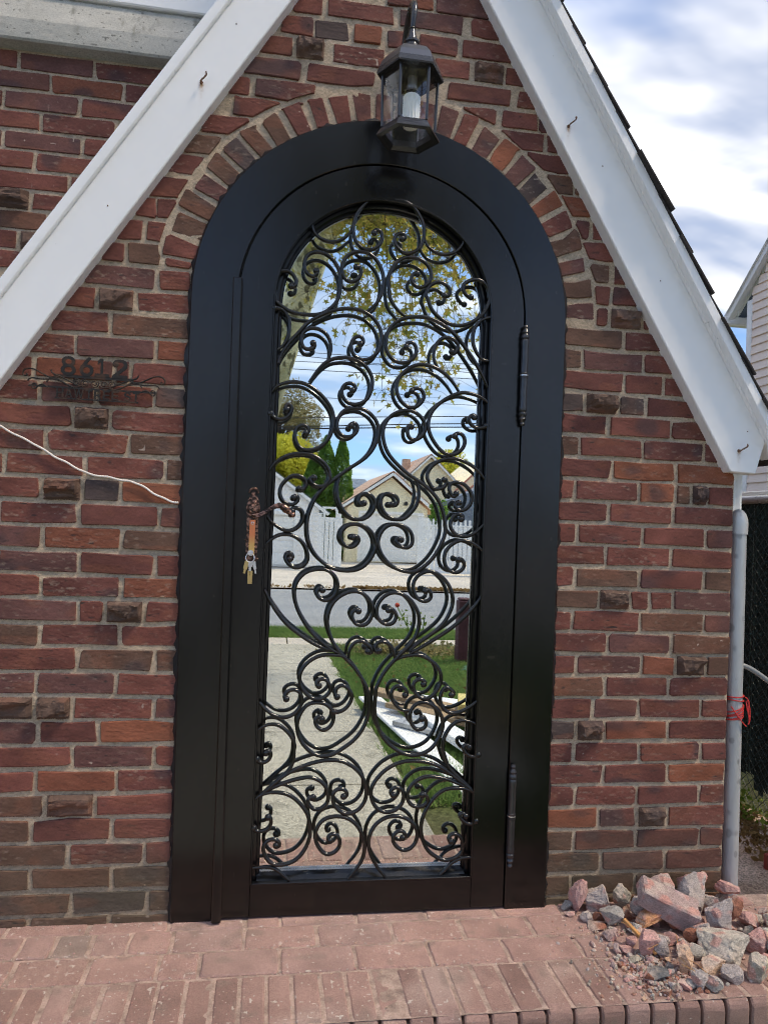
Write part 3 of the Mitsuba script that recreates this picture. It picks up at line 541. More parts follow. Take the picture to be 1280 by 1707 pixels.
def lay_courses(owner, courses, y_face, height, inside, rng, reach=None):
    made = 0
    for zc, row in courses.items():
        for b in row.split():
            x0, x1, t = b.split(','); x0, x1, z = int(x0) / 1000, int(x1) / 1000, zc / 1000
            tone = BRICK_T.index(t) if t in BRICK_T else int(rng.choice([0, 0, 0, 1, 1, 2, 4]))
            seed = int(rng.integers(1, 90))
            hh = height(z) / 2
            if x1 == -0.571: x1 += JAMB(z)
            r = sbox(x0 + 0.001, z - hh, x1 - 0.001, z + hh)
            if not inside.intersects(r): continue
            if t == 'K' and inside.contains(r):
                m = clinker(x0 + 0.002, x1 - 0.002, z - hh - 0.002, z + hh + 0.002, y_face, rng.uniform(0.018, 0.042), rng)
                ent(owner + '__brick', m, 'mat_brick', uv=coded_uv(m, tone, seed), label='dark rough over-burnt brick end standing proud of the wall')
                continue
            p = inside.intersection(r)
            p = max(getattr(p, 'geoms', [p]), key=lambda g: g.area)
            m = brick_solid(p, y_face - 0.0006 + rng.normal(0, 0.0011), rng)
            if m is not None:
                ent(owner + '__brick', m, 'mat_brick', uv=coded_uv(m, tone, seed)); made += 1

rng = np.random.default_rng(5)
def half_plane(p, q, off):
    p, q, d, n = rake(p, q, 0, 0)
    a, b = p - d * 6 + n * off, q + d * 6 + n * off
    return Polygon([a, b, b - n * 30, a - n * 30])
gable = sbox(-1.30, -0.04, 1.165, 3.2).intersection(half_plane(LP, LQ, 0.03)).intersection(half_plane(RP, RQ, 0.03))
ring_out = 0.567 + 0.112
VOUS = [167.4, 161.2, 154.9, 148.8, 142.6, 136.4, 130.4, 124.0, 117.4, 111.0, 104.8, 98.6, 92.3, 86.3, 80.4, 74.5, 68.4, 61.9, 55.6, 49.3, 43.0, 37.0, 31.0, 24.4, 17.6, 10.9, 4.6]
v_lo, v_hi = math.radians(1.2), math.radians(170.8)
a = np.linspace(v_lo, v_hi, 40)
ring_gap = Polygon([(0, ARCH_Z)] + [(0 + ring_out * math.cos(t), ARCH_Z + ring_out * math.sin(t)) for t in a])
foot = Polygon([(-0.5689 + float(JAMB(z)), z) for z in np.linspace(-0.1, 1.2, 14)] + [(0.569, 1.2), (0.569, -0.1)])
wall_zone = gable.difference(foot).difference(arch_poly(R_OUT + 0.002, 1.16)).difference(ring_gap)
W = thing('entry_wall', 'red brick gable wall built round the black arched door', 'wall')
mort = gable.difference(arch_poly(R_OUT - 0.022))
def mortar_y(X, Z):
    q = np.stack([X * 60, Z * 60, 0 * X], -1)
    return np.maximum(0.0050 - 0.0050 * (meshkit.fbm(q, 3, 3) - 0.5) - 0.004 * np.clip(meshkit.fbm(q / 7, 2, 9) - 0.5, 0, 1), 0.0034)
ent(W + '__mortar', grid_xz(mort, 0.006, mortar_y), 'mat_mortar', smooth=True)
lay_courses(W, ENTRY_ROWS, 0.0, lambda z: 0.0552 if z < 2.3 else 0.0522, wall_zone, rng)
for i, deg in enumerate(VOUS):
    half = 3.1 if 12 < deg < 165 else 2.9
    j0, j1 = rng.uniform(0.86, 0.97, 2)
    hw = rng.uniform(0.72, 0.84)
    a0, a1 = math.radians(deg - half * hw), math.radians(deg + half * hw)
    r1 = ring_out - rng.uniform(0.008, 0.026); r0 = R_OUT + 0.002
    pts = [(r0 * math.cos(a0 + 0.003), r0 * math.sin(a0 + 0.003)), (r1 * math.cos(a0), r1 * math.sin(a0)), (r1 * math.cos(a1), r1 * math.sin(a1)), (r0 * math.cos(a1 - 0.003), r0 * math.sin(a1 - 0.003))]
    m = brick_solid(Polygon([(x, z + ARCH_Z) for x, z in pts]), rng.normal(0, 0.002), rng, jit=0.0030)
    tone = 'RBBPBCBBDDRPPDPPRPXPCXRBPBPDR'[i]
    ent(W + '__brick', m, 'mat_brick', uv=coded_uv(m, BRICK_T.index(tone), int(rng.integers(1, 90))))
ent(W + '__side_face', bx(1.120, 1.1640, 0.012, 3.5, -0.25, 1.40), 'mat_brick', uv=coded_uv(bx(1.120, 1.1640, 0.012, 3.5, -0.25, 1.40), 1, 3))
# brick ends seen down the right corner of the wall
H = thing('house_wall', 'recessed brick wall under the pale stone window sill', 'wall')
hz = sbox(-2.0, 0.2, 0.15, 2.622)
ent(H + '__mortar', grid_xz(hz, 0.008, lambda X, Z: 0.29 + mortar_y(X, Z)), 'mat_mortar', smooth=True)
lay_courses(H, HOUSE_ROWS, 0.29, lambda z: 0.0520, hz, rng)
# window sill, frame and pane above
def sill_mesh():
    xs = np.linspace(-2.2, -0.35, 75)
    prof = [(0.30, 2.622), (0.244, 2.624), (0.238, 2.630), (0.238, 2.688), (0.244, 2.696), (0.285, 2.795), (0.30, 2.800)]
    V = np.array([[[x, y + 0.0025 * (meshkit.noise(np.array([x * 40, y * 90, z * 90])) - 0.5), z] for y, z in prof] for x in xs]).reshape(-1, 3)
    n = len(prof); i, j = np.meshgrid(np.arange(len(xs) - 1), np.arange(n - 1), indexing='ij')
    return tm(V, quads(np.stack([i * n + j, (i + 1) * n + j, (i + 1) * n + j + 1, i * n + j + 1], -1).reshape(-1, 4)))
ent(H + '__window_sill', sill_mesh(), 'mat_stone_sill', smooth=35, label='weathered pale stone window sill, grey lichen streaks')
ent(H + '__window_frame', cat_([bx(-2.1, -0.40, 0.270, 0.33, 2.801, 2.862, 0.004), bx(-0.46, -0.40, 0.264, 0.33, 2.8625, 3.9, 0.004), bx(-2.1, -2.04, 0.264, 0.33, 2.8625, 3.9, 0.004)]), 'mat_white_paint', label='white window frame above the stone sill')
ent(H + '__window_pane', bx(-2.04, -0.46, 0.30, 0.306, 2.8625, 3.9), 'mat_window_glass')
# the storey above and the body of the house behind (out of the frame, but it shades the yard)
m = bx(-7.0, 0.18, 0.34, 8.0, -0.3, 5.4)
ent(H + '__upper_storey', m, 'mat_brick', uv=coded_uv(m, 1, 4))
ent(H + '__eaves', bx(-7.3, 0.28, 0.1, 8.2, 5.401, 5.6), 'mat_white_paint')
ent(H + '__roof', tm([[-7.4, 0, 5.6], [0.3, 0, 5.6], [0.3, 8.3, 5.6], [-7.4, 8.3, 5.6], [-3.5, 0, 8.4], [-3.5, 8.3, 8.4]], [[0, 1, 4], [2, 3, 5], [1, 2, 5], [1, 5, 4], [3, 0, 4], [3, 4, 5]]), 'mat_shingle')

# ------------------------------------------------------------------ the white rakes and the roof edge
G = thing('gable_roof', 'white painted gable rakes meeting over the door, dark shingle edge', 'roof')
def rake_board(p, q, lo, hi, y0, y1, low_cut=None, ch=0.003):
    p, q, d, n = rake(p, q, lo, hi)
    pts = [p + n * lo, q + n * lo, q + n * hi, p + n * hi] if low_cut is None else low_cut
    poly = Polygon(pts)
    if not poly.exterior.is_ccw: poly = Polygon(pts[::-1])
    c = np.array(poly.exterior.coords)[:-1]
    inn = np.array(poly.buffer(-ch, join_style='mitre').exterior.coords)[:-1]
    inn = inn[np.argmin(np.linalg.norm(inn[:, None] - c[None], axis=2), axis=0)]
    N = len(c)
    v = np.vstack([np.insert(inn, 1, y0, axis=1), np.insert(c, 1, y0 + ch, axis=1), np.insert(c, 1, y1, axis=1)])
    k = np.arange(N); k1 = (k + 1) % N
    f = np.vstack([[[0, i, i + 1] for i in range(1, N - 1)], quads(np.vstack([np.stack([k, N + k, N + k1, k1], 1), np.stack([N + k, 2 * N + k, 2 * N + k1, N + k1], 1)]))])
    return tm(v, f)
ent(G + '__rake_board', rake_board(LP, LQ, 0.0, 0.128, -0.045, 0.012), 'mat_white_paint', label='left white rake board over the brick wall')
ent(G + '__rake_trim', rake_board(LP, LQ, 0.1285, 0.157, -0.058, 0.20), 'mat_white_paint')
Rd = (np.array(RQ) - np.array(RP)) / np.linalg.norm(np.array(RQ) - np.array(RP)); Rn = np.array([-Rd[1], Rd[0]]); Rn = Rn if Rn[1] > 0 else -Rn
tail = [np.array([1.122, 1.369]), np.array([1.208, 1.366]), np.array([1.238, 1.468]), np.array(RQ) + Rn * 0.150, np.array(RQ)]
ent(G + '__rake_board', rake_board(RP, RQ, 0, 0.16, -0.045, 0.012, low_cut=tail), 'mat_white_paint', label='right white rake board ending in a cut tail above the downspout')
RP2 = np.array(RP) - Rd * 0.04
ent(G + '__rake_trim', rake_board(RP2, RQ, 0.1525, 0.184, -0.086, 0.02), 'mat_white_paint')
ent(G + '__soffit_board', rake_board(np.array(RP) + Rd * 0.03, RQ, 0.1502, 0.1523, -0.060, 0.02, ch=0.0005), 'mat_white_paint')
RP3 = np.array(RP) - Rd * 0.02
Ld = (np.array(LQ) - np.array(LP)) / np.linalg.norm(np.array(LQ) - np.array(LP))
for side, (p, d, top, o) in enumerate(((RP3, Rd, 2.45, 0.179), (np.array(LP), Ld, 2.6, 0.138))):
    n = np.array([-d[1], d[0]]); n = n if n[1] > 0 else -n
    s, i = 0.0, 0
    while s < top:
        L = 0.142
        a = p + d * (s - 0.03) + n * (o + 0.0105); b = p + d * (s + L * 1.25) + n * (o + 0.0005)
        q = np.array([a + n * 0.0055, b + n * 0.0045, b, a])
        m = rake_board((0, 0), (1, 1), 0, 0, (-0.094 if side == 0 else -0.02) + 0.006 * rng.standard_normal(), 0.34 if side else 3.6, low_cut=list(q), ch=0.0008)
        ent(G + '__shingle', m, 'mat_shingle')
        s += L; i += 1
    slab = [p + d * (-0.05) + n * (o - 0.006), p + d * 2.75 + n * (o - 0.006), p + d * 2.75 + n * (o - 0.001), p + d * (-0.05) + n * (o - 0.001)]
    ent(G + '__roof_deck', rake_board((0, 0), (1, 1), 0, 0, -0.082 if side == 0 else -0.02, 0.33 if side else 3.6, low_cut=slab, ch=0.0005), 'mat_shingle')
ent(G + '__eave_fascia', bx(1.235, 1.262, 0.03, 3.5, 1.385, 1.455, 0.003), 'mat_white_paint')
ent(G + '__eave_soffit', bx(1.165, 1.235, 0.02, 3.5, 1.386, 1.394), 'mat_white_paint')

for x, z in ((0.486, 2.712), (0.655, 2.295), (0.86, 1.955), (-0.47, 2.58), (-0.80, 2.02), (1.175, 1.50)):
    ent(G + '__nail_head', lathe([(0, 0), (0.0022, 0), (0.0022, 0.0012), (0, 0.0014)], 7, (0, 0, 0)).apply_transform(trimesh.transformations.rotation_matrix(math.pi / 2, (1, 0, 0))).apply_translation((x, -0.0448, z)), 'mat_rust')
for (x, z, dx, lab) in ((-0.560, 2.398, 1, 'rusty screw hook in the left white rake board'), (0.540, 2.405, 1, 'rusty screw hook high in the right white rake board'), (1.146, 1.437, 1, 'rusty screw hook near the lower end of the right rake board')):
    a = np.linspace(0, 1, 9)
    path = [(x, -0.040, z), (x, -0.058, z)] + [(x + 0.002 + 0.013 * math.sin(t * 2.2), -0.058 - 0.012 * math.sin(t * 1.6), z + 0.003 + 0.016 * t) for t in a[1:]]
    k = thing('screw_hook', lab, 'hook')
    ent(k, cat_([tube(spline(path, 16), 0.0022, 6), lathe([(0, 0), (0.005, 0), (0.005, 0.002), (0, 0.002)], 8, (0, 0, 0)).apply_transform(trimesh.transformations.rotation_matrix(math.pi / 2, (1, 0, 0))).apply_translation((x, -0.0445, z))]), 'mat_rust', smooth=40)

# ------------------------------------------------------------------ the porch step of brick
S = thing('porch_step', 'dusty red brick doorstep with a rounded brick edge', 'step')
ent(S + '__mortar_bed', cat_([grid_xy(-1.6, 1.45, -0.478, 0.02, 0.008, lambda x, y: -0.0012 - 0.0035 * meshkit.fbm(np.stack([x * 50, y * 50, 0 * x], -1), 3, 6)), bx(-1.6, 1.45, -0.470, 0.02, -0.24, -0.02)]), 'mat_joint_sand', smooth=30)
def paver(x0, x1, y0, y1, z0=-0.06, nose=False):
    poly = sbox(x0, y0, x1, y1)
    m = brick_solid(poly, 0.0, rng, depth=0.05, cham=0.004, jit=0.0014, tilt=0.0009)
    v = np.asarray(m.vertices); h = rng.normal(0.0005, 0.0009)
    m = tm(np.stack([v[:, 0], v[:, 2], h - v[:, 1]], 1), np.asarray(m.faces)[:, ::-1])
    if nose: return None
    return m
def nosing(x0, x1):
    """a brick on edge with a worn rounded front"""
    yb, yf, r = -0.286, -0.488, 0.024
    prof = [(yb, -0.05), (yb, -0.004), (yb - 0.004, 0.0)] + [(yf + r - r * math.sin(t), -r + r * math.cos(t)) for t in np.linspace(0, math.pi / 2, 5)] + [(yf + 0.002, -0.098), (yf + 0.008, -0.102)]
    c = 0.004; ox = [x0 + c, x0, x1, x1 - c]
    h, tl = rng.normal(0, 0.0012), rng.normal(0, 0.0015)
    def row(x, k): return [[x + (k == 1 or k == 2) * 0, y + (0.003 if k in (0, 3) else 0.0) * 0 + rng.normal(0, 0.0007), z + h + tl * (x - x0) / 0.07] for y, z in prof]
    V = np.array([row(x, k) for k, x in enumerate((x0, x0 + c, x1 - c, x1))])
    n = len(prof)
    V[0, :, 2] -= 0.0035 * (V[0, :, 2] > -0.04); V[3, :, 2] -= 0.0035 * (V[3, :, 2] > -0.04)
    V[0, :, 1] += 0.002 * (V[0, :, 1] < -0.47); V[3, :, 1] += 0.002 * (V[3, :, 1] < -0.47)
    v = V.reshape(-1, 3)
    i, j = np.meshgrid(np.arange(3), np.arange(n - 1), indexing='ij')
    f = quads(np.stack([i * n + j, i * n + j + 1, (i + 1) * n + j + 1, (i + 1) * n + j], -1).reshape(-1, 4))
    caps = [[0, k + 1, k] for k in range(1, n - 1)] + [[3 * n, 3 * n + k, 3 * n + k + 1] for k in range(1, n - 1)]
    return tm(v, np.vstack([f, caps]))
def put(owner, m, mat, tones, axes=(0, 1)):
    ent(owner, m, mat, uv=coded_uv(m, int(rng.choice(tones)), int(rng.integers(1, 90)), axes))
g = 0.005
def joints(xs, lo, hi, pitch):
    xs = list(xs)
    while xs[0] > lo: xs.insert(0, xs[0] - pitch)
    while xs[-1] < hi: xs.append(xs[-1] + pitch)
    return list(zip(xs[:-1], xs[1:]))
for x0, x1 in joints([-0.77, -0.55, -0.34, -0.24, -0.02, 0.19, 0.40, 0.61], -1.5, 1.2, 0.2155):
    put(S + '__brick', paver(x0 + g, x1 - g, -0.052, 0.006), 'mat_paver', [0, 0, 1])
for x0, x1 in joints([-0.925, -0.840, -0.745, -0.646, -0.535, -0.341, -0.140, 0.074, 0.277, 0.484], -1.5, 1.4, 0.2155):
    put(S + '__brick', paver(x0 + g, x1 - g, -0.160, -0.058), 'mat_paver', [3, 1] if x1 < -0.6 else [0, 0, 1])
for x0, x1 in joints([-0.911, -0.729, -0.554, -0.451, -0.245, -0.046, 0.159, 0.372, 0.583], -1.5, 1.4, 0.2155):
    put(S + '__brick', paver(x0 + g, x1 - g, -0.279, -0.170), 'mat_paver', [0, 1, 2])
for x0, x1 in joints([-0.857, -0.798, -0.733, -0.671, -0.605, -0.542, -0.476, -0.409, -0.345, -0.280, -0.216, -0.145, -0.082, -0.015, 0.053, 0.117, 0.185, 0.253, 0.323, 0.394, 0.463, 0.531], -1.5, 1.4, 0.067):
    m = nosing(x0 + 0.0042, x1 - 0.0042)
    put(S + '__edge_brick', m, 'mat_paver', [2, 1, 4, 2], (0, 1))
for zc in (-0.137,):
    for x0, x1 in joints([-0.9], -1.5, 1.3, 0.2155):
        m = bx(x0 + g, x1 - g, -0.482, -0.44, zc - 0.028, zc + 0.028, 0.004)
        put(S + '__brick', m, 'mat_paver', [4, 2])

# ------------------------------------------------------------------ the door
D = thing('entrance_door', 'black arched iron door with scrollwork over mirrored glass', 'door')
def arch_path(z0, n=44):
    a = np.linspace(0, np.pi, n)
    st = [(1.0, None, z0), (1.0, None, 1.2)] + [(math.cos(t), math.sin(t), 0) for t in a] + [(-1.0, None, 1.2), (-1.0, None, z0)]
    return st
def arch_sweep(prof, z0=0.0, n=44, jitter=None):
    """closed profile of (radius, y) swept up one leg, round the arch and down the other"""
    st = arch_path(z0, n); V = []
    for k, (c, s, z) in enumerate(st):
        for i, (r, y) in enumerate(prof):
            rr = r + (jitter(k, i) if jitter else 0)
            V.append((rr * c, y, z) if s is None else (rr * c, y, ARCH_Z + rr * s))
    m = len(prof); N = len(st)
    i, j = np.meshgrid(np.arange(N - 1), np.arange(m), indexing='ij')
    f = quads(np.stack([i * m + j, (i + 1) * m + j, (i + 1) * m + (j + 1) % m, i * m + (j + 1) % m], -1).reshape(-1, 4))
    ends = [[0, k, k + 1] for k in range(1, m - 1)] + [[(N - 1) * m, (N - 1) * m + k + 1, (N - 1) * m + k] for k in range(1, m - 1)]
    return tm(V, np.vstack([f, ends]))
fm = arch_sweep([(0.4375, 0.07), (0.4375, -0.0115), (0.4392, -0.0135), (0.5655, -0.0135), (0.5675, -0.0115), (0.5675, 0.07)])
v = np.asarray(fm.vertices).copy(); v[:, 0] += np.where((v[:, 0] < -0.56) & (v[:, 2] < 1.2), JAMB(v[:, 2]), 0); fm = tm(v, fm.faces)
ent(D + '__frame', fm, 'mat_door_paint', smooth=25, label='black arched outer frame')
def ragged():
    st = 260; V = []; rg = np.random.default_rng(77)
    L = np.linspace(0, 1, st); tot = 2 * ARCH_Z + math.pi * 0.57
    for t in L:
        s = t * tot; w = 0.005 + 0.016 * max(0, rg.random() - 0.35) ; y = -0.0105 + rg.normal(0, 0.0012)
        for r in (0.566, 0.5675 + w):
            yy = y if r < 0.5665 else 0.001
            if s < ARCH_Z: V.append((r, yy, s))
            elif s < tot - ARCH_Z:
                a = (s - ARCH_Z) / 0.57; V.append((r * math.cos(a), yy, ARCH_Z + r * math.sin(a)))
            else: V.append((-r + float(JAMB(tot - s)), yy, tot - s))
    i = np.arange(st - 1)
    return tm(V, quads(np.stack([2 * i, 2 * i + 1, 2 * i + 3, 2 * i + 2], 1)))
ent(D + '__sealant_bead', ragged(), 'mat_sealant', smooth=True, label='ragged bead of black sealant where frame meets brick')
leaf = cat_([arch_sweep([(R_OPEN, 0.05), (R_OPEN, -0.0100), (R_OPEN + 0.0018, -0.0122), (0.4315, -0.0122), (0.4335, -0.0100), (0.4335, 0.05)], 0.008),
             bx(-0.3302, 0.3302, -0.0120, 0.05, 0.006, 0.100, 0.0012)])
ent(D + '__leaf', leaf, 'mat_door_paint', smooth=25)
ent(D + '__groove', arch_sweep([(0.4330, 0.06), (0.4330, 0.004), (0.4380, 0.004), (0.4380, 0.06)], 0.006), 'mat_sealant', smooth=25)
ent(D + '__leaf_edge_bead', cat_([arch_sweep([(0.3265, 0.004), (0.3265, -0.0135), (0.328, -0.0152), (0.331, -0.0152), (0.3325, -0.0135), (0.3325, -0.0115), (0.3305, -0.0115), (0.3305, 0.004)], 0.100), bx(-0.3265, 0.3265, -0.0150, 0.004, 0.097, 0.1035, 0.0012)]), 'mat_door_paint', smooth=25)
ent(D + '__glazing_stop', cat_([arch_sweep([(0.3135, 0.05), (0.3135, 0.014), (0.317, 0.011), (0.3299, 0.011), (0.3299, 0.05)], 0.100), arch_sweep([(0.3055, 0.05), (0.3055, 0.026), (0.308, 0.0235), (0.3134, 0.0235), (0.3134, 0.05)], 0.100)]), 'mat_door_paint', smooth=25)
def sloped(y0, y1, z0, z1, w=0.3132):
    return tm([[-w, y0, z0], [w, y0, z0], [w, y1, z1], [-w, y1, z1], [-w, y1, z0], [w, y1, z0]], [[0, 1, 2], [0, 2, 3], [0, 3, 4], [1, 5, 2], [4, 3, 2], [4, 2, 5]])
ent(D + '__bottom_bead', cat_([sloped(0.004, 0.016, 0.1000, 0.112), sloped(0.0165, 0.0305, 0.1060, 0.119)]), 'mat_door_paint')
ent(D + '__glass_spacer', cat_([bx(-0.305, 0.305, 0.0292, 0.0318, 0.1185, 0.1225), bx(-0.305, 0.305, 0.0292, 0.0318, 0.1255, 0.1285)]), 'mat_galvanised', label='bluish metal spacer strips along the foot of the glass')
gp = arch_poly(0.3132, 0.100, 40)
ent(D + '__glass_pane', extrude_xz(gp, 0.032, 0.040), 'mat_mirror_glass', label='mirrored glass that reflects the street opposite')

# the wrought scrolls: centre lines in mm on the plane of the leaf
def scroll_mesh(pts, y0):
    p = np.array(pts, float) / 1000
    n = int(np.clip(np.linalg.norm(np.diff(p, axis=0), axis=1).sum() / 0.0085, 18, 150))
    c = spline(p, n)
    seg = np.r_[0, np.cumsum(np.linalg.norm(np.diff(c, axis=0), axis=1))]; Ln = seg[-1]
    def curls(q):
        a, b = q[1] - q[0], q[2] - q[1]
        turn = abs(np.arctan2(a[0] * b[1] - a[1] * b[0], a @ b))
        return turn / max(np.linalg.norm(b), 1e-6) > 24
    r = np.full(n, 0.0060); knobs = []
    for end in (0, 1):
        q = p if end == 0 else p[::-1]
        s = seg if end == 0 else Ln - seg
        if curls(q):
            r = np.where(s < 0.020, 0.0060 + 0.0014 * (1 - s / 0.020), r)
            knobs.append(q[0])
        else:
            r = np.where(s < 0.07, np.minimum(r, 0.0044 + 0.0016 * s / 0.07), r)
    path = np.stack([c[:, 0], np.full(n, y0), c[:, 1]], 1)
    ms = [tube(path, r, 8, flat=1.12)]
    for k in knobs:
        s = trimesh.creation.icosphere(subdivisions=2, radius=0.0098); s.apply_scale((1, 0.85, 1)); s.apply_translation((k[0], y0 - 0.001, k[1])); ms.append(s)
    return cat_(ms)
for i, (nm, txt) in enumerate(SCROLLS.items()):
    pts = [tuple(map(float, w.split(','))) for w in txt.split()]
    ent(D + '__scroll', scroll_mesh(pts, -0.0065 + 0.0012 * ((i * 7) % 5 - 2) / 2), 'mat_iron', smooth=50)

am = turned(bx(-0.4425, -0.4155, -0.038, -0.0140, 0.004, 1.856, 0.0035), (-0.4325, -0.02, 0.9), (0, 1, 0), -0.45)
ent(D + '__astragal', am, 'mat_door_paint', smooth=False, label='raised black astragal bar down the left edge of the leaf')
def hinge(x, z0, z1):
    h = z1 - z0
    pr = [(0, 0), (0.006, 0.001), (0.0085, 0.006), (0.006, 0.012), (0.009, 0.017), (0.0115, 0.022), (0.009, 0.028), (0.0125, 0.033), (0.0125, 0.040), (0.0095, 0.044), (0.0122, 0.048), (0.0122, 0.060), (0.0108, 0.064)]
    up = pr + [(0.0108, h * 0.30), (0.0112, h * 0.305), (0.0112, h * 0.47), (0.0125, h * 0.475), (0.0125, h * 0.482)]
    full = up + [(0.0105, h * 0.484), (0.0105, h * 0.490)] + [(r, h - z) for r, z in up[::-1]]
    return lathe(full, 18, (x, -0.026, z0))
for x, z0, z1 in ((0.4335, 1.476, 1.787), (0.445, 0.132, 0.444)):
    hk = ent(D + '__hinge', hinge(x, z0, z1), 'mat_black_metal', smooth=35)
    ent(hk + '__washer', lathe([(0, 0), (0.0127, 0), (0.0127, 0.003), (0, 0.003)], 16, (x, -0.026, (z0 + z1) / 2 - 0.001)), 'mat_steel', smooth=30)
    ent(hk + '__leaf_plate', bx(x - 0.004, x + 0.004, -0.02, -0.0137, z0 + 0.05, z1 - 0.05), 'mat_black_metal')
# the handle set
hp = D + '__handle'
def plate(z0, z1, w, y0, y1, pw=None):
    pts = []
    for t in np.linspace(0, 1, 22):
        z = z0 + (z1 - z0) * t
        ww = w * (1 + 0.04 * math.sin(t * 70)) * (1.0 if t < 0.70 else 1.0 + 0.25 * math.sin((t - 0.70) / 0.30 * math.pi * 2.0) * 1.0)
        if t > 0.93: ww *= (1 - t) / 0.07 * 0.8 + 0.2
        if t < 0.05: ww *= 0.5 + 10 * t
        pts.append((ww, z))
    poly = Polygon([(-0.366 + a, z) for a, z in pts] + [(-0.366 - a, z) for a, z in pts[::-1]]).buffer(0)
    return extrude_xz(poly, y0, y1)
ent(hp + '__back_plate', cat_([plate(1.030, 1.238, 0.0165, -0.0165, -0.0125), plate(1.034, 1.232, 0.0135, -0.0195, -0.0160)]), 'mat_copper', smooth=False)
ent(hp + '__inlay_panel', bx(-0.3745, -0.3575, -0.0210, -0.0190, 1.055, 1.158, 0.0006), 'mat_copper_panel', label='orange copper panel in the handle plate')
orn = []
for k in range(9):   # crown of beads and leaves on top of the plate
    a = math.radians(-80 + 20 * k); s = trimesh.creation.icosphere(subdivisions=1, radius=0.0034); s.apply_translation((-0.366 + 0.0125 * math.sin(a), -0.018, 1.236 + 0.014 * math.cos(a))); orn.append(s)
for k in range(5):
    a = math.radians(-50 + 25 * k); orn.append(tube([(-0.366, -0.019, 1.230), (-0.366 + 0.010 * math.sin(a), -0.022, 1.230 + 0.012 * math.cos(a))], [0.003, 0.0012], 6))
for sx in (-1, 1):
    t = np.linspace(0, 2.3 * np.pi, 22)
    orn.append(tube(np.stack([-0.366 + sx * (0.0085 + (0.0065 - 0.0007 * t) * np.cos(t)), -0.0205 + 0 * t, 1.213 + (0.0065 - 0.0007 * t) * np.sin(t)], 1), 0.0016, 6))
    for zz in (1.100, 1.045):
        s = trimesh.creation.icosphere(subdivisions=1, radius=0.0036); s.apply_translation((-0.366 + sx * 0.0175, -0.016, zz)); orn.append(s)
    for k in range(26):
        s = trimesh.creation.icosphere(subdivisions=0, radius=0.0017); s.apply_translation((-0.366 + sx * 0.0118, -0.0200, 1.045 + 0.0046 * k)); orn.append(s)
ent(hp + '__ornament', cat_(orn), 'mat_copper', smooth=40)
ros = [lathe([(0, 0.0), (0.0165, 0.0), (0.0172, 0.006), (0.0150, 0.016), (0.0125, 0.020), (0, 0.021)], 20).apply_transform(trimesh.transformations.rotation_matrix(math.pi / 2, (1, 0, 0))).apply_translation((-0.3655, -0.030, 1.190))]
t = np.linspace(0.4, 4.2 * np.pi, 40); ros.append(tube(np.stack([-0.3655 + 0.00105 * t * np.cos(t), -0.0520 + 0.0001 * t, 1.190 + 0.00105 * t * np.sin(t)], 1), 0.0017, 6))
ros.append(tube([(-0.3655, -0.015, 1.190), (-0.3655, -0.034, 1.190)], 0.010, 12))
ent(hp + '__rosette', cat_(ros), 'mat_copper', smooth=40)
lp = spline([(-0.368, -0.045, 1.174), (-0.350, -0.048, 1.172), (-0.333, -0.051, 1.181), (-0.312, -0.053, 1.195), (-0.290, -0.054, 1.203), (-0.272, -0.055, 1.194), (-0.256, -0.056, 1.180)], 34)
u = np.linspace(0, 1, 34)
lr = 0.0052 + 0.0045 * np.exp(-((u - 0.80) / 0.16) ** 2) + 0.0012 * np.sin(u * 60) * (u > 0.5) * (u < 0.95) + 0.001 * np.sin(u * 24)
tip = trimesh.creation.icosphere(subdivisions=2, radius=0.0085); tip.apply_translation((-0.253, -0.0565, 1.177))
ridges = [tube(spline(lp[3:30:3] + np.array([0, -0.004 - 0.003 * np.sin(q), 0.005 * np.cos(q)]), 24), 0.0016, 5) for q in (0.3, 1.5, 2.6)]
ent(hp + '__lever', cat_([tube(lp, lr, 10), tip] + ridges), 'mat_copper', smooth=50)
ent(hp + '__lock_cylinder', cat_([lathe([(0, 0), (0.0085, 0), (0.0085, 0.012), (0, 0.012)], 16).apply_transform(trimesh.transformations.rotation_matrix(math.pi / 2, (1, 0, 0))).apply_translation((-0.368, -0.0185, 1.062)),
    tube(np.stack([-0.366 + 0.0035 * np.sin(np.linspace(0, 6.28, 14)), -0.0215 + 0 * np.linspace(0, 1, 14), 1.148 + 0.0035 * np.cos(np.linspace(0, 6.28, 14))], 1), 0.0012, 5)]), 'mat_steel', smooth=30)
# keys hanging from the lock
K = thing('key_bunch', 'bunch of keys with brass tags hanging from the door lock', 'keys')
ent(K + '__key', cat_([bx(-0.3705, -0.3655, -0.044, -0.030, 1.0605, 1.0635), bx(-0.377, -0.359, -0.0645, -0.044, 1.0608, 1.0632, 0.0006)]), 'mat_steel')
t = np.linspace(0, 2 * np.pi, 24)
ent(K + '__ring', tube(np.stack([-0.368 + 0.012 * np.cos(t), -0.060 + 0.003 * np.sin(t), 1.050 + 0.013 * np.sin(t)], 1), 0.0011, 6), 'mat_steel', smooth=40)
for (x, zt, zb, w, tl, mt) in ((-0.376, 1.040, 1.004, 0.012, 12, 'mat_brass'), (-0.357, 1.040, 1.005, 0.009, -10, 'mat_steel'), (-0.3665, 1.040, 1.012, 0.013, 2, 'mat_steel')):
    ent(K + '__key', turned(cat_([bx(x - w / 2, x + w / 2, -0.0605, -0.0585, zb + 0.012, zt, 0.0006), bx(x - w / 4, x + w / 4, -0.0600, -0.0588, zb, zb + 0.012)]), (x, -0.06, zt), (0, 1, 0), tl), mt)
for x in (-0.3705, -0.3625):
    ent(K + '__brass_tag', turned(bx(x - 0.0035, x + 0.0035, -0.0585, -0.0545, 0.975, 1.013, 0.0008), (x, -0.056, 1.01), (0, 1, 0), (x + 0.3665) * 400), 'mat_brass')

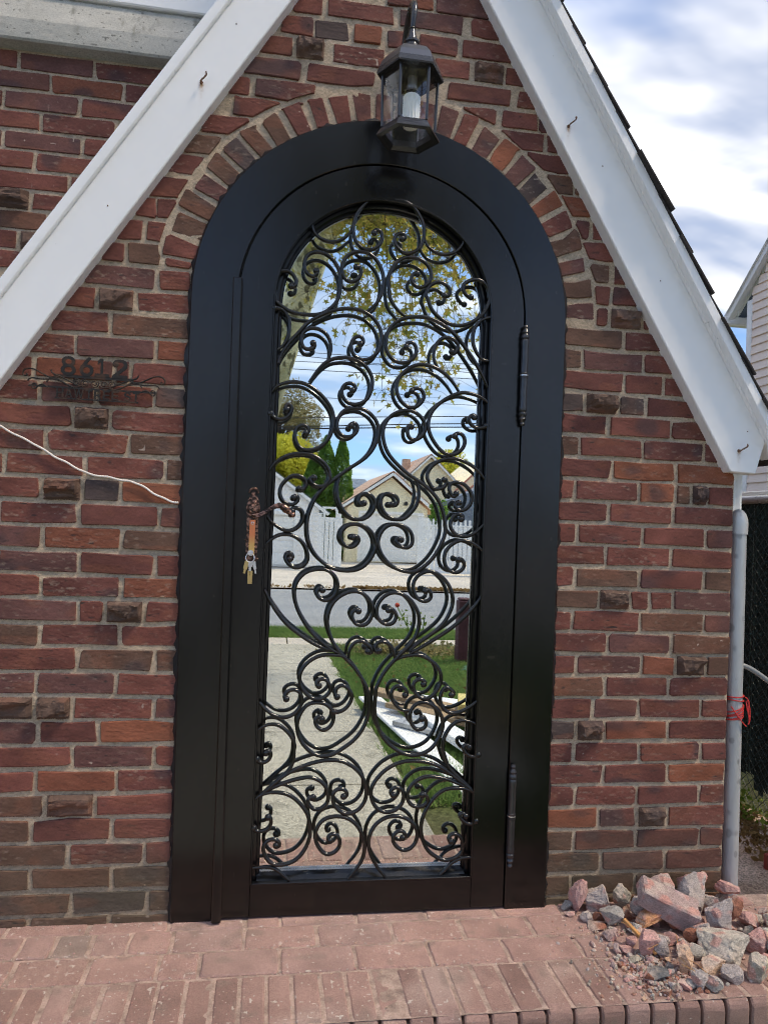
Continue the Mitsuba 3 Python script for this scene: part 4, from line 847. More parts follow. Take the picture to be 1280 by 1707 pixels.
# ------------------------------------------------------------------ lantern
L = thing('wall_lantern', 'dark six-sided wall lantern hanging on a gooseneck above the door', 'lantern')
lx, ly = 0.010, -0.190
n_before = set(scene)
def hexring(r, z, rot=0.0):
    a = np.arange(6) * np.pi / 3 + rot
    return np.stack([lx + r * np.cos(a), ly + r * np.sin(a), 0 * a + z], 1)
def hexloft(rows, close=False):
    v = np.vstack([hexring(r, z) for r, z in rows]); n = 6
    i, j = np.meshgrid(np.arange(len(rows) - 1), np.arange(n), indexing='ij')
    f = quads(np.stack([i * n + j, i * n + (j + 1) % n, (i + 1) * n + (j + 1) % n, (i + 1) * n + j], -1).reshape(-1, 4))
    return tm(v, f)
RT, RB = 0.0790, 0.0755
zt, zb = 2.400, 2.250
ent(L + '__cap', hexloft([(0.0895, 2.4165), (0.081, 2.4370), (0.064, 2.4570), (0.042, 2.4715), (0.022, 2.4775), (0.0, 2.4790)]), 'mat_lantern_cap', smooth=False, label='domed six-sided cap of the lantern')
rim = hexloft([(0.074, 2.396), (0.0945, 2.3960), (0.0960, 2.4000), (0.0900, 2.4168), (0.074, 2.4160), (0.074, 2.396)])
teeth = []
for k in range(6):
    p0, p1 = hexring(0.0940, 2.3960)[k], hexring(0.0940, 2.3960)[(k + 1) % 6]; q0, q1 = hexring(0.0765, 2.3958)[k], hexring(0.0765, 2.3958)[(k + 1) % 6]
    for s in np.linspace(0.04, 0.96, 17):
        teeth.append(tube([p0 + (p1 - p0) * s, q0 + (q1 - q0) * min(1, s + 0.04)], 0.0011, 4))
ent(L + '__rim', cat_([rim] + teeth), 'mat_black_metal')
ent(L + '__ceiling', hexloft([(0.074, 2.3975), (0.0, 2.3985)]), 'mat_black_metal')
bars = []
for k in range(6):
    bars.append(tube([hexring(RT, zt)[k], hexring(RB, zb)[k]], 0.0042, 6))
ent(L + '__corner_bars', cat_(bars), 'mat_black_metal', smooth=40)
for k in range(6):
    a, b = hexring(RT - 0.003, zt - 0.002), hexring(RB - 0.003, zb + 0.002)
    ent(L + '__glass_pane', tm([a[k], a[(k + 1) % 6], b[(k + 1) % 6], b[k]], [[0, 1, 2], [0, 2, 3]]), 'mat_clear_glass')
ent(L + '__base_ring', hexloft([(0.066, 2.2485), (0.0745, 2.2510), (0.0775, 2.2480), (0.0900, 2.2280), (0.0905, 2.2240), (0.0760, 2.2220), (0.066, 2.2310), (0.066, 2.2485)]), 'mat_black_metal')
g6 = hexring(0.0665, 2.2340)
ent(L + '__bottom_glass', tm(np.vstack([g6, [[lx, ly, 2.2340]]]), [[6, k, (k + 1) % 6] for k in range(6)]), 'mat_clear_glass')
ent(L + '__socket', lathe([(0, 2.398), (0.014, 2.398), (0.014, 2.372), (0.0165, 2.371), (0.0165, 2.362), (0.020, 2.360), (0.022, 2.354)], 20, (lx + 0.006, ly, 0)), 'mat_steel', smooth=30)
ent(L + '__bulb_collar', lathe([(0, 2.3545), (0.0215, 2.354), (0.0225, 2.350), (0.019, 2.347), (0, 2.347)], 20, (lx + 0.006, ly, 0)), 'mat_black_metal', smooth=30)
bulb = [lathe([(0, 2.3468), (0.021, 2.3465), (0.0225, 2.343), (0.0225, 2.262), (0.020, 2.258), (0, 2.257)], 24, (lx + 0.006, ly, 0))]
for k in range(16):
    a = k * math.pi / 8; bulb.append(tube([(lx + 0.006 + 0.0222 * math.cos(a), ly + 0.0222 * math.sin(a), 2.343), (lx + 0.006 + 0.0222 * math.cos(a), ly + 0.0222 * math.sin(a), 2.268)], 0.0026, 6))
ent(L + '__bulb', cat_(bulb), 'mat_bulb', smooth=40, label='white ribbed bulb inside the lantern')
ent(L + '__finial', lathe([(0.020, 2.477), (0.0205, 2.484), (0.018, 2.492), (0.0215, 2.495), (0.0215, 2.500), (0.0165, 2.504), (0.012, 2.518), (0.0085, 2.533), (0.0105, 2.536), (0.0085, 2.540), (0, 2.540)], 20, (lx, ly, 0)), 'mat_black_metal', smooth=30)
neck = spline([(lx, -0.190, 2.533), (lx + 0.002, -0.196, 2.570), (lx + 0.004, -0.186, 2.606), (lx + 0.004, -0.150, 2.630), (lx + 0.004, -0.100, 2.622), (lx + 0.002, -0.060, 2.580), (lx, -0.034, 2.498), (lx, -0.026, 2.400), (lx, -0.022, 2.360)], 50)
ent(L + '__gooseneck', tube(neck, np.interp(np.linspace(0, 1, 50), [0, 0.15, 0.4, 1], [0.0072, 0.0095, 0.0105, 0.0095]), 12), 'mat_black_metal', smooth=60)
ent(L + '__wall_plate', cat_([bx(lx - 0.045, lx + 0.045, -0.020, 0.006, 2.385, 2.52, 0.006)]), 'mat_black_metal')

for k in set(scene) - n_before:
    scene[k]['to_world'] = T().translate([0.012, 0.025, 0.020])

# ------------------------------------------------------------------ address sign, cable
A = thing('address_sign', 'dark iron scroll sign with the house number and street on the brick', 'sign')
ys = -0.016
def glyph(txt, x, z, h, w=None, bold=True, dy=0.003):
    m = meshkit.text_mesh(txt, h, depth=dy, bold=bold)
    v = np.asarray(m.vertices).copy(); wd = v[:, 0].max() - v[:, 0].min()
    if w: v[:, 0] = (v[:, 0] - v[:, 0].min()) * w / wd
    return tm(np.stack([x + v[:, 0], ys - v[:, 2], z + v[:, 1]], 1), m.faces)
for ch, x, w in (('8', -0.912, 0.040), ('6', -0.862, 0.038), ('1', -0.815, 0.024), ('2', -0.774, 0.042)):
    ms = [glyph(ch, x, 1.545, 0.050, w)]
    if ch == '1': ms.append(bx(x - 0.006, x + w + 0.010, ys - 0.003, ys, 1.5448, 1.5535))
    if ch == '2': ms.append(trimesh.creation.icosphere(subdivisions=2, radius=0.0085).apply_scale((1, 0.25, 1)).apply_translation((x + 0.009, ys - 0.002, 1.582)))
    ent(A + '__digit', cat_(ms), 'mat_rusty_iron')
ent(A + '__bar', cat_([bx(-0.930, -0.715, ys - 0.0022, ys, 1.537, 1.5445), bx(-0.995, -0.652, ys - 0.0022, ys, 1.506, 1.511), bx(-0.925, -0.700, ys - 0.0022, ys, 1.476, 1.480)]), 'mat_rusty_iron')
x = -0.921
for ch in 'HAWTREE ST':
    if ch == ' ': x += 0.010; continue
    w = 0.026 if ch == 'W' else 0.019
    ent(A + '__letter', glyph(ch, x, 1.4815, 0.0235, w), 'mat_rusty_iron'); x += w + 0.0045
curls = []
def vol(cx, cz, r, a0, turns, sx=1):
    t = np.linspace(0, turns * 2 * np.pi, int(20 * turns) + 6)
    rr = r * (1 - 0.75 * t / t[-1]); return [(cx + sx * q * math.cos(a0 + s), ys - 0.001, cz + q * math.sin(a0 + s)) for q, s in zip(rr, t)]
for sx in (-1, 1):
    mx = lambda q: -0.820 + sx * q
    for pts in ([(0.095, 1.538), (0.125, 1.536), (0.150, 1.549), (0.175, 1.556), (0.190, 1.548), (0.190, 1.537), (0.181, 1.536), (0.182, 1.541)], [(0.060, 1.512), (0.085, 1.523), (0.112, 1.530), (0.140, 1.528), (0.165, 1.530), (0.178, 1.520)],
                [(0.040, 1.512), (0.080, 1.520), (0.105, 1.534), (0.120, 1.531), (0.128, 1.520)], [(0.03, 1.514), (0.07, 1.528), (0.098, 1.541), (0.112, 1.546), (0.118, 1.556)], [(0.125, 1.506), (0.150, 1.508), (0.160, 1.500), (0.166, 1.508), (0.160, 1.515), (0.155, 1.510)]):
        curls.append(tube(spline([(mx(q), ys - 0.001, z) for q, z in pts], 22), 0.0022, 6))
for k, cx in enumerate((-0.868, -0.845, -0.820, -0.795, -0.772)):
    curls.append(tube(vol(cx, 1.524, 0.0115, 0.5 + k, 1.6, 1 if k % 2 else -1), 0.0020, 6))
ent(A + '__scroll', cat_(curls), 'mat_rusty_iron', smooth=50)
cab = spline([(-1.34, -0.004, 1.52), (-1.18, -0.006, 1.44), (-1.066, -0.008, 1.390), (-0.970, -0.007, 1.342), (-0.892, -0.009, 1.300), (-0.822, -0.006, 1.270), (-0.740, -0.008, 1.258), (-0.690, -0.006, 1.246), (-0.630, -0.008, 1.214), (-0.578, -0.013, 1.199)], 70)
cab[:, 2] += 0.0022 * np.sin(np.arange(70) * 0.9) * np.sin(np.arange(70) * 0.23)
ent(thing('white_cable', 'thin white cable sagging across the bricks below the house number', 'cable'), tube(cab, 0.0031, 8), 'mat_white_cable', smooth=60)

# ------------------------------------------------------------------ rubble heap
RUB = '''slab 868 -191 213 144 0|ridge 930 60 107 60 0|pink 1030 36 95 70 3|lav 1000 -171 113 130 1|gran 1020 -234 76 111 1|redb 1075 -230 50 83 4|edge 1142 -84 93 60 3|cone 661 -56 62 112 3|g1 728 -42 92 94 1|g2 800 -38 62 88 9|g3 665 -117 40 40 1|g4 723 -157 68 70 2|terr 672 -158 64 26 4|b1 701 -115 36 30 4|g5 834 -112 72 64 1|b2 790 -122 30 38 4|oc 832 -201 86 50 5|sh 754 -327 54 72 3|lsh 792 -330 50 66 1|wood 822 -385 52 80 8|rb 918 -275 60 48 4|g6 886 -331 52 50 6|b3 932 -319 36 40 4|peach 895 -403 74 56 8|g7 820 -460 48 52 1|g8 856 -466 48 46 2|g9 925 -439 60 48 1|slate 724 -419 70 40 7|d1 786 -363 34 22 7|mort 983 -385 140 92 6|tan 1000 -440 72 70 9|pk2 1077 -320 64 78 3|pk3 1149 -223 70 56 3|g10 1072 -259 36 30 1|d2 1114 -220 38 30 7|m2 1168 -167 64 40 6|gg 1140 -20 58 40 9|g11 632 -20 40 32 2|p4 626 -82 36 24 3|c2 853 -253 54 36 3|c3 791 -202 70 40 2|c4 702 -288 40 30 3|c5 705 -330 34 26 9|c6 785 -450 44 26 3|c7 659 -391 30 20 3|p5 981 -296 30 24 4|m3 877 -271 36 34 6|c8 950 -250 60 60 1|c9 1120 -330 80 70 6|c10 1200 -250 90 70 9|c11 1060 -400 60 50 3|c12 1180 -360 80 60 1|c13 910 -100 80 70 9|c14 1060 -120 90 80 1|e1 690 -215 42 34 0|e2 742 -250 38 30 3|e3 826 -255 46 40 1|e4 868 -300 42 36 4|e5 760 -395 38 28 3|e6 912 -360 44 36 1|e7 1030 -300 54 44 0|e8 1100 -390 58 46 2|e9 980 -200 52 48 3|e10 940 -150 60 56 1|e11 1130 -300 62 50 0|e12 1220 -330 70 56 2|e13 1240 -180 80 64 3|e14 850 -160 56 46 3|e15 700 -70 46 40 0'''
SPECIAL = {'slab': 'largest mauve stone block tilted on top of the rubble heap', 'lav': 'lavender grey boulder right of the largest mauve block', 'cone': 'upright pink cone-shaped stone at the left end of the heap', 'terr': 'flat terracotta pebble lying left of the heap on the step',
           'peach': 'peach coloured square stone at the front of the heap', 'wood': 'orange-topped brick chunk standing at the front of the heap', 'slate': 'dark slate-grey triangular stone at the front left of the heap', 'mort': 'large whitish lump of old mortar right of the peach stone',
           'g1': 'large grey white stone against the wall beside the pink cone', 'oc': 'orange broken brick piece in the middle of the heap', 'redb': 'red-brown rounded stone right of the lavender boulder'}
HOLD = {'slab': (0.050, 0.02), 'ridge': (0.062, -0.075), 'pink': (0.060, -0.070), 'lav': (0.015, 0.03), 'redb': (0.03, 0.02), 'edge': (0.035, 0.0), 'oc': (0.022, 0.01), 'mort': (0.0, 0.03), 'pk3': (0.0, 0.03), 'c13': (0.0, 0.05), 'rb': (0.01, 0.0), 'sh': (0.0, 0.015), 'lsh': (0.004, 0.015)}
r2 = np.random.default_rng(41)
MARKS = {'slab': 'largest mauve block', 'lav': 'lavender boulder', 'cone': 'pink cone stone', 'terr': 'flat terracotta pebble', 'peach': 'peach stone', 'slate': 'slate triangle', 'mort': 'whitish mortar lump', 'g1': 'grey white wall stone', 'wood': 'orange-topped chunk'}
AT = {r.split()[0]: (int(r.split()[1]) / 1000, int(r.split()[2]) / 1000) for r in RUB.split('|')}
USED = set(SPECIAL.values())
def stone_label(nm, x, y, w, tone):
    col = ['mauve', 'lavender grey', 'grey', 'pink', 'brick red', 'orange', 'whitish mortar', 'dark slate', 'peach', 'tan'][tone]
    size = 'small' if w < 0.042 else 'medium' if w < 0.075 else 'big'
    for nth in range(1, 9):
        m = sorted((k for k in MARKS if k != nm), key=lambda k: (AT[k][0] - x) ** 2 + (AT[k][1] - y) ** 2)[nth - 1]
        dx, dy = x - AT[m][0], y - AT[m][1]
        rel = ('right of' if dx > 0 else 'left of') if abs(dx) > abs(dy) else ('behind' if dy > 0 else 'in front of')
        t = f'{size} {col} stone in the rubble heap {rel} the {MARKS[m]}'
        if t not in USED:
            USED.add(t); return t
    return f'{size} {col} stone in the rubble heap'
for row in RUB.split('|'):
    nm, x, y, w, h, tone = row.split(); x, y, w, h = (float(q) / 1000 for q in (x, y, w, h))
    lift, back = HOLD.get(nm, (0.0, 0.0))
    d = w * r2.uniform(0.65, 0.9); hh = max(0.5 * h, h * 1.12 - 0.30 * d)
    if nm == 'slab':
        m = bx(-0.112, 0.112, -0.055, 0.055, -0.040, 0.040, 0.006).subdivide().subdivide().subdivide()
        v = np.asarray(m.vertices); v = v * (1 + 0.25 * (meshkit.fbm(v * 22 + 3, 4)[:, None] - 0.5))
        v[:, 2] *= 1 - 1.5 * np.clip(-v[:, 0], -1, 0.06); m = tm(v, m.faces)
        for ax, dg in (((0, 0, 1), -24), ((0, 1, 0), 17), ((1, 0, 0), 20)): turned(m, (0, 0, 0), ax, dg)
        m.apply_scale(0.76); m.apply_translation((0.890, -0.155, 0.070))
    else:
        w, hh = w * 1.06, hh * 1.12; d = w * 0.85
        m = rock(w, d, hh, r2, rough=0.5, cuts=12 if w > 0.05 else 8, sub=3)
        turned(m, (0, 0, hh / 2), (0, 0, 1), r2.uniform(-25, 25)); turned(m, (0, 0, hh / 2), (0, 1, 0), r2.uniform(-14, 14))
        m.apply_translation((x, min(y + d / 2 * 0.8 + back, -0.03 - d / 2 + 0.02), lift - 0.003))
    k = thing('rubble_stone', SPECIAL.get(nm) or stone_label(nm, x, y, w, int(tone)), 'stone', 'stones of the rubble heap')
    ent(k, m, 'mat_rock', smooth=28, uv=None)
    v = m; scene[k] = mikit.ply(m, 'mat_rock', smooth=False, uv=coded_uv(m, int(tone), int(r2.integers(1, 90)), (0, 1)))
for q in range(70):
    x, y = (r2.uniform(0.62, 1.24), r2.uniform(-0.44, -0.06)) if q % 3 else (r2.normal(0.76, 0.07), r2.normal(-0.33, 0.07))
    if y < 0.62 * (x - 0.60) * -1 - 0.30 and x < 0.70: continue
    y = min(max(y, -0.455), -0.035); w = r2.uniform(0.014, 0.034)
    m = rock(w, w * r2.uniform(0.6, 1), w * r2.uniform(0.45, 0.9), r2, rough=0.5, cuts=8, sub=2)
    turned(m, (0, 0, 0), (0, 0, 1), r2.uniform(0, 360)); m.apply_translation((x, y, (0.012 if (x - 0.9) ** 2 + (y + 0.2) ** 2 < 0.02 else 0.0) - 0.001))
    k = thing('stone_chip', 'small chip of broken stone or brick between the larger rubble stones', 'stone', 'small chips of the rubble heap')
    scene[k] = mikit.ply(m, 'mat_rock', smooth=False, uv=coded_uv(m, int(r2.choice([0, 3, 1, 2, 4, 6, 8, 9])), int(r2.integers(1, 90)), (0, 1)))
sp = turned(bx(-0.005, 0.005, -0.058, 0.058, -0.004, 0.004, 0.001), (0, 0, 0), (1, 0, 0), 24); turned(sp, (0, 0, 0), (0, 0, 1), 28); sp.apply_translation((0.748, -0.262, 0.040))
ent(thing('wood_sliver', 'splintered orange wood stick leaning on the rubble heap', 'stick'), sp, 'mat_split_wood')
for q in range(7):
    c = np.array([r2.uniform(0.72, 0.86), r2.uniform(-0.44, -0.20), r2.uniform(0.01, 0.05)])
    a = r2.normal(size=3) * np.array([1, 1, 0.25]); a /= np.linalg.norm(a)
    ent(thing('straw', 'thin dry straw lying on the rubble heap', 'straw', 'straws on the rubble heap'), tube([c - a * 0.03, c + np.array([0, 0, 0.004]), c + a * 0.03], 0.0009, 5), 'mat_split_wood')
chips = []; cu = []
for q in range(1500):
    t = r2.random()
    if t < 0.55: x, y = r2.normal(0.72, 0.055), r2.normal(-0.37, 0.055)
    elif t < 0.8: x, y = r2.uniform(0.64, 1.25), r2.uniform(-0.45, -0.05)
    else: x, y = r2.normal(0.68, 0.09), r2.normal(-0.26, 0.12)
    if y < -0.478 or y > -0.02 or x > 1.3: continue
    s = 0.0016 + 0.0045 * r2.random() ** 3 + (0.004 if r2.random() < 0.05 else 0)
    m = trimesh.creation.icosahedron(); v = np.asarray(m.vertices) * s * r2.uniform(0.5, 1.5, 3) * r2.uniform(0.8, 1.2, (12, 1))
    m = tm(v + np.array([x, y, s * 0.45]), m.faces); chips.append(m); cu.append(coded_uv(m, int(r2.choice([0, 3, 3, 1, 6, 9, 4, 8])), q % 90, (0, 1)))
cm = cat_(chips)
k = ent('rubble_chips', cm, 'mat_rock', label='crumbs and dust of broken stone round the rubble heap', cat='chips', kind='stuff', uv=np.vstack(cu))
gr = []; gu = []
for q in range(900):
    x = r2.uniform(-1.05, 0.75); y = r2.choice([r2.normal(-0.165, 0.006), r2.normal(-0.282, 0.006), r2.uniform(-0.47, 0.0), r2.normal(-0.012, 0.012)])
    if y > -0.016 or (abs(x) < 0.57 and y > -0.02): continue
    s = 0.0008 + 0.0016 * r2.random() ** 2; m = trimesh.creation.icosahedron()
    m = tm(np.asarray(m.vertices) * s * r2.uniform(0.6, 1.4, 3) + np.array([x, y, 0.001 + s * 0.4]), m.faces); gr.append(m); gu.append(coded_uv(m, int(r2.choice([6, 6, 8, 3])), q % 90, (0, 1)))
ent('sweepings', cat_(gr), 'mat_rock', label='pale grit and mortar crumbs scattered over the doorstep', cat='grit', kind='stuff', uv=np.vstack(gu))

# ------------------------------------------------------------------ right of the wall: post, cord, downspout, fence, neighbour
FP = thing('fence_post', 'galvanised round fence post with a domed cap at the wall corner', 'post')
ent(FP + '__pipe', turned(lathe([(0.0265, -0.35), (0.0265, 1.178), (0.0, 1.178)], 28, (1.216, 0.036, 0)), (1.216, 0.036, 0), (0, 1, 0), -0.4), 'mat_galvanised', smooth=50)
ent(FP + '__cap', lathe([(0.0295, 1.172), (0.0300, 1.205), (0.0285, 1.222), (0.0225, 1.240), (0.0130, 1.251), (0.0, 1.256)], 28, (1.208, 0.036, 0)), 'mat_galvanised', smooth=50)
ent(FP + '__brace_rail', tube(spline([(1.232, 0.034, 0.742), (1.27, 0.030, 0.728), (1.32, 0.02, 0.695), (1.40, 0.0, 0.640), (1.55, -0.02, 0.55)], 20), 0.0085, 10), 'mat_dull_pipe', smooth=60)
cords = []
t = np.linspace(0, 2 * np.pi, 30)
for z, sl in ((0.642, 0.002), (0.630, -0.003), (0.602, 0.012), (0.594, 0.016), (0.586, 0.010), (0.578, 0.012), (0.572, 0.006)):
    cords.append(tube(np.stack([1.212 + 0.0300 * np.cos(t), 0.036 + 0.0300 * np.sin(t), z + sl * np.cos(t)], 1), 0.0019, 6))
for pts in ([(1.236, 0.012, 0.642), (1.246, 0.006, 0.625), (1.243, 0.004, 0.600), (1.246, 0.003, 0.575), (1.244, 0.003, 0.555)], [(1.240, 0.012, 0.630), (1.240, 0.005, 0.605), (1.247, 0.004, 0.580)], [(1.186, 0.010, 0.612), (1.200, 0.004, 0.590), (1.226, 0.005, 0.560), (1.240, 0.006, 0.548)], [(1.242, 0.008, 0.632), (1.250, 0.006, 0.600), (1.248, 0.004, 0.560)]):
    cords.append(tube(spline(pts, 16), 0.0019, 6))
ent(thing('red_cord', 'red electrical cord wound round the galvanised post', 'cord'), cat_(cords), 'mat_red_cord', smooth=60)
DS = thing('downspout', 'white ribbed downspout under the rake end behind the post', 'downspout')
pr = []
for k in range(24):
    a = k / 24 * 2 * np.pi; ca, sa = math.cos(a), math.sin(a)
    pr.append((1.236 + 0.024 * np.sign(ca) * abs(ca) ** 0.4 * (1 + 0.08 * (k % 2)), 0.125 + 0.030 * np.sign(sa) * abs(sa) ** 0.4 * (1 + 0.08 * (k % 2))))
ent(DS, trimesh.creation.extrude_polygon(Polygon(pr), 1.60, engine='earcut').apply_translation((0, 0, -0.215)), 'mat_white_vinyl')
CF = thing('chain_link_fence', 'dark chain link fence with black green privacy slats beside the house', 'fence')
wires = []
for y0 in np.arange(-0.2, 5.2, 0.055):
    for sg in (-1, 1):
        ya, yb = y0, y0 + sg * 1.5
        wires.append(tube([(2.085, ya, -0.16), (2.085, yb, 1.34)], 0.0016, 4, caps=False))
ent(CF + '__wire_mesh', cat_(wires), 'mat_fence_wire')
rs = np.random.default_rng(6)
for i, y0 in enumerate(np.arange(-0.2, 5.2, 0.034)):
    b = -0.12 + 0.13 * rs.random()
    ent(CF + '__slat', turned(bx(2.098, 2.1005, y0, y0 + 0.0325, b, 1.335), (2.10, y0 + 0.016, 0.6), (0, 0, 1), rs.uniform(-16, 16)), 'mat_green_mesh')
fr = leaf_cloud(np.stack([rs.uniform(2.070, 2.092, 5200), rs.uniform(-0.2, 4.5, 5200), rs.uniform(0.05, 1.33, 5200)], 1), 0.011, rs)
ent(CF + '__screen_needles', fr, 'mat_green_mesh', label='dark artificial hedge needles woven in the fence', kind='stuff')
ent(CF + '__top_rail', tube([(2.09, -0.4, 1.352), (2.09, 5.3, 1.352)], 0.021, 12), 'mat_galvanised', smooth=60)
ent(CF + '__fence_cap', bx(2.13, 2.22, -0.4, 5.3, 1.375, 1.40, 0.004), 'mat_white_vinyl')
for cx_, cy_, s_ in ((1.98, 1.02, 0.5), (2.06, 1.22, 0.7), (2.06, 0.90, 0.6)):
    n = int(90 * s_); c = np.stack([rs.normal(cx_, 0.035, n), rs.normal(cy_, 0.06, n), -0.18 + np.abs(rs.normal(0, 0.075 * s_, n))], 1)
    k = thing('weed', ('low green weed at the foot of the fence nearest the post', 'taller green weed against the dark fence at the frame edge', 'small green weed beside the red garden brick')[int(s_ * 10) % 3], 'plant', 'weeds at the fence foot', 'stuff')
    ent(k, leaf_cloud(c, 0.016, rs), 'mat_bright_leaf')
n = 420; t = rs.random(n); c = np.stack([1.80 + 0.27 * t + rs.normal(0, 0.05, n), 0.66 + 0.60 * t + rs.normal(0, 0.09, n), -0.176 + np.abs(rs.normal(0, 0.010, n))], 1); c = c[c[:, 0] < 2.08]
ent('leaf_litter', leaf_cloud(c, 0.016, rs), 'mat_dead_leaf', label='brown dry leaves along the foot of the dark fence', cat='leaves', kind='stuff')
for (x, y, a, lab) in ((1.84, 0.545, 18, 'red garden brick at the right edge of the sandy path'), (1.80, 1.02, 25, 'red garden brick behind the galvanised post')):
    k = thing('garden_brick', lab, 'brick')
    ent(k, turned(bx(x - 0.11, x + 0.11, y - 0.05, y + 0.05, -0.188, -0.118, 0.004), (x, y, 0), (0, 0, 1), a), 'mat_red_paver')
NB = thing('neighbour_house', 'neighbouring house with pale pink lap siding and a white gable trim', 'house')
nx0 = 6.0
wall_poly = Polygon([(7.02, -0.5), (-3.0, -0.5), (-3.0, 4.42), (2.0, 8.80), (7.02, 4.42)])
ent(NB + '__wall', tm(*(lambda m: (np.stack([nx0 + 0.06 - np.asarray(m.vertices)[:, 2] * 0, np.asarray(m.vertices)[:, 0], np.asarray(m.vertices)[:, 1]], 1), m.faces))(trimesh.creation.extrude_polygon(wall_poly, 0.01, engine='earcut'))), 'mat_pink_siding')
for k, z in enumerate(np.arange(-0.3, 8.6, 0.115)):
    row = wall_poly.intersection(sbox(-9, z, 9, z + 0.001)); y0, _, y1, _ = row.bounds
    y1 -= 0.06
    ent(NB + '__siding_board', tm([[nx0 - 0.016, y0, z], [nx0 - 0.016, y1, z], [nx0 + 0.004, y1, z + 0.117], [nx0 + 0.004, y0, z + 0.117], [nx0 + 0.03, y0, z], [nx0 + 0.03, y1, z]], [[0, 3, 2], [0, 2, 1], [0, 1, 5], [0, 5, 4]]), 'mat_pink_siding')
ent(NB + '__corner_board', bx(nx0 - 0.02, nx0 + 0.10, 6.945, 7.05, -0.5, 4.36, 0.006), 'mat_white_vinyl')
def beam(a, b, w, h, mat, key, **k):
    a, b = np.array(a, float), np.array(b, float)
    ent(key, tube([a, b], [w * 0.75, w * 0.75], 4, flat=h / w, up=(1, 0, 0)), mat, **k)
beam((nx0 - 0.045, 7.45, 4.17), (nx0 - 0.045, 2.0, 8.93), 0.085, 0.085, 'mat_white_vinyl', NB + '__rake_trim')
beam((nx0 - 0.045, -3.3, 4.17), (nx0 - 0.045, 2.0, 8.93), 0.085, 0.085, 'mat_white_vinyl', NB + '__rake_trim')
ent(NB + '__gutter', bx(nx0 - 0.13, nx0 + 6, 7.36, 7.50, 4.12, 4.24, 0.02), 'mat_white_vinyl')
ent(NB + '__roof', tm([[nx0 - 0.02, 7.5, 4.22], [nx0 + 8, 7.5, 4.22], [nx0 + 8, 2, 9.02], [nx0 - 0.02, 2, 9.02], [nx0 - 0.02, -3.5, 4.22], [nx0 + 8, -3.5, 4.25]], [[0, 1, 2], [0, 2, 3], [3, 2, 5], [3, 5, 4]]), 'mat_grey_roof')
ent(NB + '__soffit', tm([[nx0 - 0.12, 7.5, 4.17], [nx0 + 0.10, 7.5, 4.17], [nx0 + 0.10, 2, 8.97], [nx0 - 0.12, 2, 8.97]], [[0, 1, 2], [0, 2, 3]]), 'mat_white_vinyl')
ent(NB + '__back_wall', bx(nx0 + 0.06, nx0 + 8, 6.9, 6.98, -0.5, 4.3), 'mat_pink_siding')

# ------------------------------------------------------------------ the street behind the camera, seen in the mirrored glass
def zz(y): return float(gz(y))
WK = thing('front_walk', 'concrete front walk from the doorstep to the street', 'path', kind='structure')
ys_ = [-0.50, -1.62, -2.78, -4.00, -5.16, -6.40, -7.60]
for a, b in zip(ys_[:-1], ys_[1:]):
    lo, hi = -1.0, 0.455
    m = bx(lo, hi, b + 0.006, a - 0.006, -0.05, 0.0, 0.004); v = np.asarray(m.vertices).copy(); v[:, 2] += gz(v[:, 1]) + 0.02
    ent(WK + '__slab', tm(v, m.faces), 'mat_concrete')
pv = thing('sidewalk', 'pale concrete public sidewalk along the street', 'sidewalk', kind='structure')
for x in np.arange(-6, 14, 1.5):
    ent(pv + '__slab', bx(x + 0.008, x + 1.492, -8.16, -7.61, -0.52, -0.478, 0.004), 'mat_pale_concrete')
ent('street', tm([[-80, -16.3, -0.57], [80, -16.3, -0.57], [80, -9.35, -0.57], [-80, -9.35, -0.57]], [[0, 2, 1], [0, 3, 2]]), 'mat_asphalt', label='grey asphalt street', cat='street', kind='structure')
ent('kerb', cat_([bx(-80, 80, -9.345, -9.22, -0.7, -0.492, 0.01)]), 'mat_pale_concrete', label='near concrete kerb of the street', cat='kerb', kind='structure')
ent('driveway', tm([[-30, -30, -0.46], [60, -30, -0.40], [60, -16.3, -0.53], [-30, -16.3, -0.53]], [[0, 1, 2], [0, 2, 3]]), 'mat_pale_concrete', label='pale concrete aprons in front of the garages', cat='driveway', kind='structure')
r3 = np.random.default_rng(99)
def blades(n, x0, x1, y0, y1, h, keep=None):
    x, y = r3.uniform(x0, x1, n), r3.uniform(y0, y1, n)
    if keep is not None: k = keep(x, y); x, y = x[k], y[k]
    n = len(x); a = r3.uniform(0, np.pi, n); hh = h * r3.uniform(0.5, 1.3, n); w = 0.006
    lx_, ly_ = r3.normal(0, 0.5, n) * hh, r3.normal(0, 0.5, n) * hh
    z = gz(y)
    v = np.stack([np.stack([x - w * np.cos(a), y - w * np.sin(a), z], 1), np.stack([x + w * np.cos(a), y + w * np.sin(a), z], 1), np.stack([x + lx_, y + ly_, z + hh], 1)], 1)
    return tm(v.reshape(-1, 3), np.arange(3 * n).reshape(-1, 3))
ent('lawn', cat_([blades(110000, 0.42, 3.6, -7.58, -1.3, 0.055, lambda x, y: x > 0.455 + 0.03 * np.sin(y * 9)), blades(40000, -2.0, 6.5, -9.2, -8.18, 0.06)]), 'mat_grass', label='short green lawn beside the front walk and along the street', cat='grass', kind='stuff')
n = 900; c = np.stack([r3.uniform(0.5, 3.2, n), r3.uniform(-7.4, -1.6, n), np.zeros(n)], 1); c[:, 2] = gz(c[:, 1]) + 0.045
ent('fallen_leaves', leaf_cloud(c[:330], 0.022, r3), 'mat_dead_leaf', label='fallen leaves scattered over the lawn', cat='leaves', kind='stuff')
c = np.stack([r3.uniform(-1.5, 8, 2600), -16.35 - np.abs(r3.normal(0, 0.18, 2600)), r3.uniform(-0.53, -0.47, 2600)], 1)
c = c[(c[:, 0] > 1.9) | (r3.random(2600) < 0.15)]
